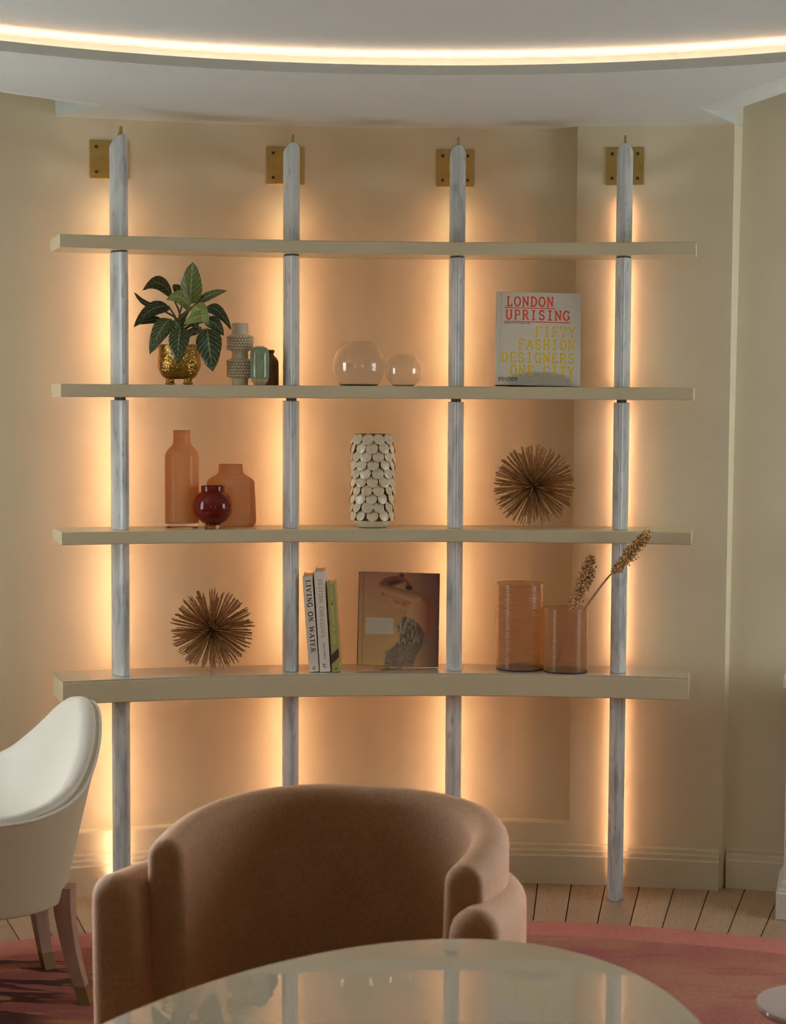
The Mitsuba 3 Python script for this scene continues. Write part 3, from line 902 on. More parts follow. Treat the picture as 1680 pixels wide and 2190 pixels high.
def face_book(t, M, w, h, th, cover, spine_side=0.012):
    """Hardback seen from the front, in its frame: boards, pages, hinge groove. Front face at z = 0."""
    fr = cat(rbox(w - spine_side - .004, h, .003, .0012, at=((w + spine_side + .004) / 2, h / 2, -.0015)),
             rbox(spine_side, h, .003, .0012, at=(spine_side / 2, h / 2, -.0015)),
             rbox(spine_side + .006, h, .0018, .0008, at=(spine_side / 2 + .003, h / 2, -.0026)))
    obj('front_cover', put(fr, M), cover, t, smooth=False)
    obj('back_cover', put(rbox(w, h, .003, .0012, at=(w / 2, h / 2, -th + .0015)), M), 'm_dark_board', t)
    obj('spine', put(rbox(.003, h, th - .004, .0012, at=(.0015, h / 2, -th / 2)), M), cover, t)
    obj('pages', put(rbox(w - .010, h - .008, th - .0062, .0008, at=(w / 2 - .001, h / 2, -th / 2)), M), 'm_paper', t)


# tall grey book with red and yellow titles
t = thing('cover_book', 'grey hardback standing face out with red and yellow typewriter lettering', 'book')
p0 = on_arc(1058, 826, 4.02)
pr_ = on_arc(1240, 829, 4.035)
xax = np.array([pr_[0] - p0[0], pr_[1] - p0[1], 0])
wB = np.linalg.norm(xax)
xax /= wB
lean = math.radians(9)
back = np.array([-xax[1], xax[0], 0])
yax = np.array([0, 0, 1]) * math.cos(lean) + back * math.sin(lean)
roll_b = -0.018
yax2 = yax * math.cos(roll_b) - xax * math.sin(roll_b) * -1
xax2 = xax * math.cos(roll_b) + yax * math.sin(roll_b)
q = ((p0 - CAM) @ FW) / FPX
hB = 200 * q / math.cos(lean) * 1.0
o = np.array([p0[0], p0[1], S2 + .0062])
MBk = frame4(o, xax2, yax)
face_book(t, MBk, wB, hB, .028, 'm_cover_grey')
u = wB / 182.0        # metres per photographed pixel on this cover


def bl(text, x_px, y_px, h_px, mat_, right=False, pitch=.82, name='lettering'):
    m, wid = lettering(text, h_px * u, pitch)
    x = x_px * u - (wid if right else 0)
    obj(name, put(m, MBk, x, hB - y_px * u, .0002), mat_, t)
    return x, wid


bl('LONDON', 18.5, 31, 21, 'm_ink_red', pitch=.835)
bl('UPRISING', 18.5, 60, 21, 'm_ink_red', pitch=.835)
for yy, wd in ((34.5, 109), (64.5, 142)):
    obj('underline', put(rbox(wd * u, 2.0 * u, .0006, .0002, at=(wd * u / 2, 0, 0)), MBk, 17 * u, hB - yy * u, .0003), 'm_ink_red', t)
for yy, s in ((96, 'FIFTY'), (124, 'FASHION'), (153, 'DESIGNERS')):
    bl(s, 171, yy, 21.5, 'm_ink_yellow', right=True, pitch=.83)
bl('CITY', 171, 181, 21.5, 'm_ink_yellow', right=True, pitch=.83)
bl('ONE', 171 - 21.5 * .83 * 4.9, 181, 21.5, 'm_ink_yellow', right=True, pitch=.83)
obj('small_print', put(cat(*[rbox(w_ * u, 1.1 * u, .0005, .0002, at=((x_ + w_ / 2) * u, 0, 0)) for x_, w_ in ((0, 12), (14, 7), (23, 9), (34, 12), (48, 7))]), MBk, 17 * u, hB - 67.8 * u, .0003), 'm_ink', t)
m, wid = lettering('PHAIDON', 8.2 * u, None, .15, .08, .05)
m.apply_scale([42 * u / wid, 1, 1])
obj('lettering', put(m, MBk, 6.5 * u, hB - 193.5 * u, .0002), 'm_ink', t)
wedge = rbox(wB * .96, .004, .030, .001, at=(wB / 2, -.0022, -.017))
# clear stand with a rounded lip
st = thing('acrylic_stand', 'clear acrylic easel holding the grey book upright', 'stand')


def easel(st, M, w, h, x0, x1, lip_h):
    c, hwid = (x0 + x1) / 2, (x1 - x0) / 2
    # low rounded lip in front of the cover
    arc = [(c - hwid, -.0005)] + [(c + hwid * math.cos(a), lip_h * math.sin(a) ** .8 if math.sin(a) > 0 else 0) for a in np.linspace(math.pi, 0, 24)] + [(c + hwid, -.0005)]
    lip = slab(Polygon(arc).buffer(0), .002, .0045)
    obj('lip', put(lip, M), 'm_acrylic', st)
    obj('back_rest', put(rbox(w * .5, h * .62, .003, .001, at=(c, h * .31, -.034)), M), 'm_acrylic', st)
    # lip and back are joined under the book
    obj('ledge', put(rbox(2 * hwid, .0022, .040, .0008, at=(c, -.0016, -.0155)), M), 'm_acrylic', st)


easel(st, MBk, wB, hB, 27 * u, 166 * u, 29 * u)

# ------------------------------------------------------------------ third shelf
t = thing('bottle_vase', 'tall peach glass bottle vase with a narrow neck and clear foot', 'vase')
p, q = base(389, S3, 4.092)


def thin_lathe(prof, p, n=72):
    return lathe(prof, n, p)


pr = np.vstack([curve([(30 * q, 10 * q), (35 * q, 12 * q), (36 * q, 20 * q), (36 * q, 90 * q), (36 * q, 140 * q), (34.5 * q, 158 * q), (28 * q, 168 * q), (20.5 * q, 176 * q), (18.5 * q, 184 * q), (18.2 * q, 205 * q)], 70)])
pr = np.vstack([[(0, 10 * q)], pr])
obj('body', lathe(pr, 72, p), 'm_peach', t, smooth=50)
rim = lathe([(18.6 * q, 204 * q), (18.6 * q, 207 * q), (17.4 * q, 207.6 * q), (16.8 * q, 206 * q), (16.8 * q, 203 * q), (17.6 * q, 203 * q), (18.6 * q, 204 * q)], 48, p)
obj('rim', rim, 'm_peach', t, smooth=50)
obj('glass_foot', lathe([(0, 0), (33 * q, 0), (35.6 * q, 2 * q), (36 * q, 9 * q), (35 * q, 11 * q), (0, 9 * q)], 64, p), 'm_glass', t, smooth=30)
tag(t + '__glass_foot', 'thick clear glass foot')

t = thing('wide_vase', 'wide translucent peach glass vase with sloping shoulders, rearmost of the three', 'vase')
p, q = base(493, S3, 4.128)
pr = np.vstack([[(0, 0)], curve([(45 * q, 0), (50 * q, 2 * q), (54 * q, 10 * q), (53.5 * q, 40 * q), (51 * q, 88 * q), (49 * q, 98 * q), (42 * q, 104 * q), (30 * q, 111 * q), (26 * q, 118 * q), (25.5 * q, 128 * q), (25 * q, 131 * q)], 70)])
ov = lambda m: m.apply_transform(np.diag([1, .6, 1, 1])).apply_translation(p)
obj('body', ov(lathe(pr, 72)), 'm_peach_pale', t, smooth=50)
obj('rim', ov(lathe([(25.4 * q, 130 * q), (25.4 * q, 132.6 * q), (24 * q, 133 * q), (23.4 * q, 131 * q), (24 * q, 129 * q), (25.4 * q, 130 * q)], 48)), 'm_peach_pale', t, smooth=50)

t = thing('round_vase', 'small glossy dark red round vase with a short collar and clear foot', 'vase')
p, q = base(455, S3, 4.024)
c0 = 47.5 * q
pr = [(0, 8 * q), (16 * q, 8 * q)] + [(41.5 * q * math.cos(a), c0 + 40 * q * math.sin(a)) for a in np.linspace(-1.17, 0.94, 40)] + [(25 * q, 81 * q), (25.2 * q, 91 * q), (24.6 * q, 92 * q), (22.6 * q, 91.5 * q), (22.2 * q, 80 * q), (30 * q, 70 * q), (36 * q, 48 * q), (28 * q, 22 * q), (0, 14 * q)]
obj('body', lathe(pr, 72, p), 'm_red', t, smooth=40)
obj('glass_foot', lathe([(0, 0), (16.5 * q, 0), (17.5 * q, 1.5 * q), (17.5 * q, 8 * q), (15.5 * q, 9 * q), (0, 8 * q)], 48, p), 'm_glass', t, smooth=30)

# vase covered in overlapping shells
t = thing('shell_vase', 'cream vase covered in overlapping round shells', 'vase')
p, q = base(796, S3, 4.06)
obj('body', lathe([(0, 0), (29 * q, 0), (30.5 * q, 2 * q), (38 * q, 9 * q), (40 * q, 18 * q), (40.5 * q, 180 * q), (38 * q, 194 * q), (33 * q, 199 * q), (30 * q, 199 * q), (30 * q, 30 * q), (0, 20 * q)], 64, p), 'm_shelldark', t, smooth=40)
obj('foot', lathe([(0, 1.5 * q), (31 * q, 1.5 * q), (39 * q, 10 * q), (40 * q, 15 * q), (0, 15 * q)], 48, p), 'm_bead', t, smooth=40)
rr_ = 12.7 * q
sv, sf = [[0, 0, .0020]], []
for ring_i, (rf, zf) in enumerate(((.45, .0021), (.90, .0014), (1.0, 0), (.92, -.0012))):
    for kx in range(20):
        a = 2 * math.pi * kx / 20
        wob = 1 + (.035 * math.cos(10 * a) if ring_i >= 1 else 0)
        sv.append([rr_ * rf * wob * math.cos(a), rr_ * rf * wob * math.sin(a), zf + (.0006 * math.cos(10 * a) if ring_i < 2 else 0)])
for kx in range(20):
    sf.append([0, 1 + kx, 1 + (kx + 1) % 20])
    for l in range(3):
        a, b = 1 + l * 20 + kx, 1 + l * 20 + (kx + 1) % 20
        sf += [[a, a + 20, b + 20], [a, b + 20, b]]
shell_dict = mikit.ply(tm(sv, sf), 'm_shellscale', 40)
NROW, NCOL = 10, 11
for r in range(NROW):
    zc_ = (27 + r * 17.9) * q
    for cI in range(NCOL):
        a = 2 * math.pi * (cI + .5 * (r % 2)) / NCOL + .05 * math.sin(r * 2.3) + RNG.uniform(-.025, .025)
        rad = (44.5 if r < NROW - 1 else 42.5) * q
        tilt = (17 if r < NROW - 1 else 26) + RNG.uniform(-5, 5)
        M = T().translate((p + np.array([rad * math.sin(a), -rad * math.cos(a), zc_])).tolist()).rotate([0, 0, 1], math.degrees(a)).rotate([1, 0, 0], 90 - tilt * (-1) * -1).rotate([0, 1, 0], RNG.uniform(-7, 7)).rotate([0, 0, 1], RNG.uniform(0, 36)).scale(RNG.uniform(.93, 1.05))
        scene[numbered(t + '__shell')] = {**shell_dict, 'to_world': M}


def urchin(label, px, py, z0, R, hub, seed, gapdir=None):
    """Ball of thin sticks set on a small hub."""
    t = thing('starburst_ornament', label, 'ornament', 'starburst ornaments of thin sticks')
    p, q = base(px, z0, R)
    rad = (at_z(px, py, z0 + 0)[2] * 0 + 91 * q)
    c = p + np.array([0, 0, rad * .985])
    g = np.random.default_rng(seed)
    n, st_ = 400, []
    for i in range(n):
        zz = 1 - 2 * (i + .5) / n
        ph = i * 2.39996
        d = np.array([math.sqrt(1 - zz * zz) * math.cos(ph), math.sqrt(1 - zz * zz) * math.sin(ph), zz]) + g.normal(0, .075, 3)
        d /= np.linalg.norm(d)
        L = rad * g.uniform(.90, 1.0)
        if d[2] < -.86:
            L = min(L, rad * .985 / abs(d[2]))
        if c[2] + d[2] * L < z0 + .0016:
            L = (c[2] - z0 - .0016) / -d[2]
        pts = np.array([c + d * .012, c + d * L])
        st_.append(tube(pts, .0017, 5))
    obj('hub', trimesh.creation.icosphere(2, .016).apply_translation(c), 'm_shelldark', t, smooth=True)
    tag(obj('spikes', cat(*st_), 'm_urchin', t), 'thin brown-gold sticks', kind='stuff')


urchin('bronze starburst ball of thin sticks on the third shelf, beside the marble post', 1140, 1043, S3, 4.06, 0, 3)
urchin('bronze starburst ball of thin sticks on the lowest shelf', 454, 1347, S5, 4.06, 0, 5)

# ------------------------------------------------------------------ lowest shelf: leaning books
def spine_book(label, tl, tr, bl_, br, depth, cover, R=3.995):
    t = thing('book', label, 'book', 'books leaning on the lowest shelf')
    b0, b1 = on_arc(*bl_, R), on_arc(*br, R)
    q = ((b0 - CAM) @ FW) / FPX
    xa = (b1 - b0) * [1, 1, 0]
    w = np.linalg.norm([br[0] - bl_[0], (br[1] - bl_[1])]) * q
    h = np.hypot(tl[0] - bl_[0], tl[1] - bl_[1]) * q
    ln = math.atan2(bl_[0] - tl[0], bl_[1] - tl[1])
    # leaning to the left about its lower left corner, so that the corner rests on the shelf
    yv = np.array([-math.sin(ln), 0, math.cos(ln)])
    xv = np.array([math.cos(ln), 0, math.sin(ln)])
    o = np.array([b0[0], b0[1], S5 + .0004])
    M = frame4(o, xv, yv)
    obj('spine', put(rbox(w, h, .003, .0012, at=(w / 2, h / 2, -.0015)), M), cover, t)
    obj('front_cover', put(rbox(.003, h, depth - .002, .0012, at=(w - .0015, h / 2, -depth / 2 - .001)), M), cover, t)
    obj('back_cover', put(rbox(.003, h, depth - .002, .0012, at=(.0015, h / 2, -depth / 2 - .001)), M), cover, t)
    obj('pages', put(rbox(w - .0062, h - .008, depth - .010, .0008, at=(w / 2, h / 2, -depth / 2 - .001)), M), 'm_paper', t)
    return t, M, w, h, q


def spine_text(t, M, text, h_px, x_px, y0_px, y1_px, q, hh, mat_, thick=.16, thin=.07, name='lettering'):
    """Lettering reading down the spine: from y0 to y1 (pixels below the head), baseline at x_px from the left edge."""
    m, wid = lettering(text, h_px * q, None, thick, thin, .10)
    m.apply_scale([(y1_px - y0_px) * q / wid, 1, 1])
    obj(name, put(m, M, x_px * q, hh - y0_px * q, .0002, rot=-90), mat_, t)


t, M, w, h, q = spine_book('pale hardback lettered LIVING ON WATER, leftmost of three leaning books', (645.7, 1233), (666.8, 1233), (661, 1437.5), (682, 1436), .165, 'm_cover_white')
spine_text(t, M, 'LIVING ON WATER', 10.5, 6.6, 7, 165, q, h, 'm_ink', .17, .075)
ringm = cat(move(trimesh.creation.annulus(2.6 * q, 3.4 * q, .0004, sections=24), (0, 0, 0)), rbox(1.0 * q, 8.6 * q, .0004, .00015))
obj('emblem', put(ringm, M, 10.5 * q, 8 * q, .0002), 'm_ink', t)
t, M, w, h, q = spine_book('white hardback lettered BRITISH EMBASSIES in gold, middle of three leaning books', (670, 1222), (692, 1222), (684, 1437.5), (706.4, 1436), .17, 'm_cover_white2', R=3.99)
spine_text(t, M, 'BRITISH EMBASSIES', 8.4, 7.5, 17, 143, q, h, 'm_ink_gold', .16, .09)
spine_text(t, M, 'JAMES STOURTON', 3.6, 10.5, 153, 189, q, h, 'm_ink', .13, .10)
obj('emblem', put(cat(rbox(4.6 * q, 1.6 * q, .0004, .00015, at=(0, 0, 0)), rbox(1.6 * q, 7 * q, .0004, .00015, at=(-2.0 * q, -2.6 * q, 0)), rbox(4.6 * q, 1.6 * q, .0004, .00015, at=(1.4 * q, -6.0 * q, 0))), M, 10.5 * q, 16.5 * q, .0002), 'm_ink_brown', t)
t, M, w, h, q = spine_book('olive green paperback with a dark diagonal band, rightmost of three leaning books', (698, 1248), (715, 1247), (710, 1437.5), (727, 1436.5), .15, 'm_cover_green', R=3.985)
spine_text(t, M, 'HANDMADE IN JAPAN', 4.6, 6.2, 48, 129, q, h, 'm_ink_pale', .16, .12)
obj('author_line', put(cat(*[rbox(1.2 * q, L_ * q, .0004, .00015, at=(0, -(y_ + L_ / 2) * q, 0)) for y_, L_ in ((10, 11), (23, 12))]), M, 8.5 * q, h, .0002), 'm_ink_pale', t)
obj('star', put(rbox(2.8 * q, 3.0 * q, .0004, .00015), M, 8.2 * q, h - 42.5 * q, .0002), 'm_ink', t)
bnd = slab(Polygon([(0.0004, 17.5 * q), (w - .0004, 32 * q), (w - .0004, 52 * q), (0.0004, 37 * q)]), 0, .0003)
obj('band', put(bnd, M, 0, 0, .0001), 'm_ink_brown', t)
obj('emblem', put(rbox(4.5 * q, 2.4 * q, .0004, .00015), M, 9 * q, 7 * q, .0002), 'm_ink', t)

# photo book on a stand
t = thing('photo_book', 'large book standing face out, its cover a photograph of a figure with raised bare arms', 'book')
p0, p1 = on_arc(764, 1421, 4.045), on_arc(937, 1427, 4.06)
xax = np.array([p1[0] - p0[0], p1[1] - p0[1], 0])
wP = np.linalg.norm(xax)
xax /= wP
back = np.array([-xax[1], xax[0], 0])
lean = math.radians(10)
yax = np.array([0, 0, 1]) * math.cos(lean) + back * math.sin(lean)
q = ((p0 - CAM) @ FW) / FPX
hP = 198 * q / math.cos(lean)
xr = xax * math.cos(.033) - yax * math.sin(.033)
MP = frame4(np.array([p0[0], p0[1], S5 + .0145]), xr, yax)
face_book(t, MP, wP, hP, .026, 'm_dark_board', spine_side=.014)
# the printed photograph: vertex colours over a fine grid
NX, NY = 150, 176
gx, gy = np.meshgrid(np.linspace(0, 1, NX), np.linspace(0, 1, NY))      # gy from the top
X, Y = 170 * gx, 198 * gy                                              # pixels of the photographed cover


def lerp3(a, b, t):
    return np.asarray(a) * (1 - t[..., None]) + np.asarray(b) * t[..., None]


col = lerp3((.46, .235, .135), (.56, .34, .13), np.clip(Y / 198, 0, 1))
col = lerp3(col, (.155, .070, .050), np.clip((X - 92) / 75, 0, 1) ** .9)
col = lerp3(col, (.40, .165, .125), np.clip(1 - Y / 60, 0, 1) * np.clip(1 - X / 130, 0, 1) * .55)
nf = meshkit.fbm(np.stack([X / 5.5, Y / 5.5, X * 0], -1), 4, 3)
nf2 = meshkit.fbm(np.stack([X / 3.0 + 9, Y / 9.0, X * 0], -1), 3, 8)


def soft_poly(pts, blur):
    from shapely import contains_xy, distance, points as shp_points
    P = Polygon(pts).buffer(0)
    P = P.buffer(3).buffer(-3)
    d = distance(shp_points(X.ravel(), Y.ravel()), P.exterior).reshape(X.shape)
    ins = contains_xy(P, X, Y)
    return np.clip(.5 + np.where(ins, d, -d) / blur, 0, 1), d


def S(*pts):
    """Cover points from the zoomed crop (8.84 per pixel) with the cover's slant removed."""
    return [((x / 8.84 - 4 - (1 - y / 1945.0) * 7.5), y / 8.84 - 7.0 - (x / 1680.0) * 4.5) for x, y in pts]


def paint(m, a):
    global col
    col = col * (1 - a[..., None]) + m * a[..., None]


# lowered forearm and hand
sk_l, sk_m, sk_d = np.array([.62, .36, .17]), np.array([.50, .225, .115]), np.array([.17, .048, .030])
a, d = soft_poly(S((520, 760), (560, 620), (680, 560), (900, 620), (1060, 690), (1060, 760), (950, 800), (760, 760)), 4)
paint(lerp3(sk_l, sk_m, np.clip(nf * 1.3 - .2, 0, 1)), a * .75)
# torso and back
a, d = soft_poly(S((950, 920), (980, 760), (1060, 640), (900, 560), (1100, 430), (1260, 450), (1400, 540), (1480, 680), (1500, 900), (1470, 1120), (1380, 1260), (1250, 1240), (1130, 1010)), 5)
tt = np.clip((X - 112) / 34, 0, 1)
paint(lerp3(sk_l, sk_d * 1.7, tt ** 1.3), a)
a2, _ = soft_poly(S((1100, 430), (1270, 450), (1400, 540), (1490, 720), (1440, 800), (1300, 620), (1100, 520)), 10)
paint(sk_d * 1.35, a2 * .8)
# raised upper arm across the face, elbow at the left
a, d = soft_poly(S((450, 290), (540, 240), (640, 300), (800, 370), (1000, 430), (1160, 450), (1260, 560), (1180, 660), (1040, 620), (860, 560), (640, 470), (480, 370)), 4)
tt = np.clip((Y - 24 - (X - 50) * .20) / 20, 0, 1)
paint(lerp3(sk_d * 1.2, sk_l * .95, tt), a)
# forearm going back over the hair to the hand
a, d = soft_poly(S((470, 270), (560, 190), (700, 150), (860, 140), (960, 200), (1010, 240), (1050, 340), (980, 330), (860, 280), (760, 300), (620, 320)), 4)
paint(sk_d * 1.5, a)
a, d = soft_poly(S((620, 260), (760, 210), (900, 230), (840, 290), (740, 330), (640, 330)), 6)
paint(np.array([.075, .024, .020]), a * .9)
a, d = soft_poly(S((840, 110), (900, 95), (945, 150), (900, 175), (850, 150)), 3)
paint(np.array([.07, .03, .03]), a)
a, d = soft_poly(S((950, 330), (1060, 320), (1090, 400), (1000, 420), (950, 380)), 4)
paint(np.array([.05, .02, .02]), a)
a, d = soft_poly(S((905, 270), (960, 255), (975, 330), (930, 345)), 3)
paint(sk_m * 1.1, a * .8)
# fingers with dark gaps, lips
for x0, x1, y0 in ((700, 830, 590), (830, 880, 640)):
    a, d = soft_poly(S((x0, y0), (x1, y0 + 30), (x1 + 20, y0 + 75), (x0 + 60, y0 + 70)), 3)
    paint(sk_d * 1.9, a * .55)
a, d = soft_poly(S((880, 630), (960, 650), (955, 700), (885, 695)), 2.5)
paint(np.array([.52, .075, .055]), a * .8)
a, d = soft_poly(S((500, 450), (560, 490), (555, 520), (510, 480)), 2)
paint(np.array([.14, .07, .055]), a)
# gathered dress
a, d = soft_poly(S((790, 1060), (870, 930), (960, 910), (1080, 960), (1180, 1040), (1310, 1240), (1330, 1370), (1230, 1480), (1110, 1680), (1070, 1830), (540, 1810), (590, 1600), (740, 1450), (830, 1290), (800, 1160)), 3)
fold = .5 + .5 * np.sin((X * .55 + Y * .35) * .55 + nf * 15)
crum = np.clip((nf2 - .38) * 3.4, 0, 1)
dress = lerp3((.115, .075, .060), (.40, .33, .20), np.where(Y < 152, crum, .22 + .30 * fold * crum))
dress = lerp3(dress, (.13, .075, .058), np.clip((X - 104) / 30, 0, 1) * .7)
paint(dress, a)
a, d = soft_poly(S((560, 1560), (740, 1460), (900, 1640), (1090, 1700), (1070, 1830), (540, 1810)), 8)
paint(lerp3((.16, .095, .075), (.34, .24, .18), np.clip((fold - .35) * 1.4, 0, 1) * .8), a * .8)
# pale label with faint lines of print
lab = ((X > 15) & (X < 74) & (Y > 97) & (Y < 132)).astype(float)
paint(np.array([.56, .50, .38]), lab)
lines_ = lab * (np.abs(((Y - 97) % 6) - 3) < .8) * (X > 24) * (X < 66) * (Y > 104) * (Y < 127)
paint(np.array([.53, .44, .29]), lines_ * .8)
hinge = np.exp(-((X - 9.0) / .7) ** 2)
paint(np.array([.16, .08, .05]), hinge * .7)
vx = np.stack([.0006 + gx * (wP - .0012), hP - .0006 - gy * (hP - .0012), np.full_like(gx, .0003)], -1).reshape(-1, 3)
idx = np.arange(NX * NY).reshape(NY, NX)
qd = np.stack([idx[:-1, :-1], idx[1:, :-1], idx[1:, 1:], idx[:-1, 1:]], -1).reshape(-1, 4)
pic = tm(vx, qd)
pic.apply_transform(MP)
k = obj('cover_picture', pic, 'm_print', t, smooth=True, color=np.clip(col.reshape(-1, 3), 0, 1))
tag(k, 'printed cover photograph with a pale label')
st = thing('acrylic_stand', 'clear acrylic easel under the photo book', 'stand')
obj('ledge', put(rbox(.055, .003, .050, .001, at=(wP * .45, -.0018, -.010)), MP), 'm_acrylic', st)
obj('lip', put(rbox(.055, .014, .0025, .001, at=(wP * .45, .004, .0036)), MP), 'm_acrylic', st)
obj('back_rest', put(rbox(.055, hP * .6, .003, .001, at=(wP * .45, hP * .3, -.030)), MP), 'm_acrylic', st)
foot = cat(rbox(.09, .003, .012, .001, at=(wP * .45, -.0118, -.002)), rbox(.004, .010, .05, .001, at=(wP * .45 - .02, -.0075, -.012)), rbox(.004, .010, .05, .001, at=(wP * .45 + .02, -.0075, -.012)))
obj('foot', put(foot, MP), 'm_acrylic', st)


# frosted peach cylinders, one holding dried stems
def cylinder(label, cx, hw, h, R):
    t = thing('cylinder_vase', label, 'vase', 'frosted peach cylinder vases')
    p, q = base(cx, S5, R)
    zs = np.linspace(3 * q, h * q, 120)
    rr = hw * q * (1 + .006 * np.sin(np.arange(120) * 2.2))
    pr = np.vstack([[(0, 1 * q), (hw * q - .004, 1 * q)], np.c_[rr, zs]])
    obj('body', lathe(pr, 80, p), 'm_frosted', t, smooth=60)
    obj('rim', lathe([(hw * q + .0004, h * q - .0006), (hw * q + .0004, h * q + .001), (hw * q - .0022, h * q + .001), (hw * q - .0022, h * q - .0006), (hw * q + .0004, h * q - .0006)], 64, p), 'm_frosted', t)
    tag(obj('base_disc', lathe([(0, 0), (hw * q - .002, 0), (hw * q + .0002, .0015), (hw * q + .0002, .005), (hw * q - .003, .0052), (0, .0045)], 64, p), 'm_dark_board', t, smooth=30), 'dark foot ring')
    return p, q


cylinder('taller ribbed frosted peach glass cylinder, standing empty', 1111, 50.5, 183, 4.075)
pc, qc = cylinder('shorter ribbed frosted peach glass cylinder holding dried stems', 1209, 46.5, 136, 4.035)


def seed_head(label, path_px, head_from, wid, seed, n, yb, yt):
    """Dried stem: stalk inside the vase, then a crowded head of small seeds."""
    t = thing('dried_stem', label, 'dried stem', 'dried stems in the cylinder vase')
    ys = np.linspace(yb, yt, len(path_px))
    pts = np.array([at_y(x, y, yy) for (x, y), yy in zip(path_px, ys)])
    c = curve(pts, 60)
    obj('stalk', tube(c, np.linspace(.0042, .0018, 60), 8), 'm_stalk', t, smooth=True)
    g = np.random.default_rng(seed)
    bead = trimesh.creation.icosphere(1, 1.0)
    out, twigs = [], []
    for i in range(n):
        s = head_from + (1 - head_from) * g.uniform(0, 1) ** .92
        k = min(58, int(s * 59))
        cc = c[k] + (c[k + 1] - c[k]) * (s * 59 - k)
        tt = (s - head_from) / (1 - head_from)
        env = wid * (math.sin(math.pi * min(1, .10 + .84 * tt)) ** .55) * (.72 + .45 * math.sin(tt * 21 + seed) ** 2)
        d = g.normal(0, 1, 3)
        d /= np.linalg.norm(d)
        o = cc + d * env * g.uniform(.25, 1.0) ** .7
        out.append(bead.copy().apply_scale(g.uniform(.0019, .0036)).apply_translation(o))
        if i % 7 == 0:
            twigs.append(tube(np.array([cc, o]), .0006, 4))
    tag(obj('seeds', cat(*out), 'm_seed', t, smooth=True), 'crowded brown seeds', kind='stuff')
    tag(obj('twigs', cat(*twigs), 'm_stalk', t), kind='stuff')


yv = pc[1]
seed_head('shorter upright dried seed head standing in the frosted vase', [(1196, 1420), (1208, 1335), (1222, 1300), (1244, 1255), (1256, 1222), (1262, 1192)], .40, .027, 1, 1300, yv - .01, yv + .015)
seed_head('longer dried seed stem leaning right across the rightmost marble post', [(1190, 1415), (1218, 1345), (1256, 1292), (1297, 1238), (1330, 1205), (1362, 1166), (1388, 1138)], .58, .0245, 2, 1300, yv + .01, yv - .175)
# ------------------------------------------------------------------ foreground furniture
def u_path(a, D, straight, n=90, p=0.82):
    """Centre line of a tub: half superellipse (back at v = +D) with straight arms forward; returns points (u, v), outward normals and theta."""
    th = np.linspace(-90, 90, n)
    t = np.radians(th)
    u = a * np.sign(np.sin(t)) * np.abs(np.sin(t)) ** p
    v = D * np.abs(np.cos(t)) ** p
    k = max(3, int(straight / .02))
    lead = np.linspace(straight, straight / k, k)
    u = np.r_[np.full(k, -a), u, np.full(k, a)]
    v = np.r_[-lead, v, -lead[::-1]]
    P = np.c_[u, v]
    seg = np.r_[0, np.cumsum(np.linalg.norm(np.diff(P, axis=0), axis=1))]
    s = np.linspace(0, seg[-1], n + 30)
    P = np.c_[np.interp(s, seg, u), np.interp(s, seg, v)]
    tg = np.gradient(P, axis=0)
    tg /= np.linalg.norm(tg, axis=1, keepdims=True)
    nrm = np.c_[-tg[:, 1], tg[:, 0]]
    return P, nrm, tg, np.linspace(-1, 1, len(P))


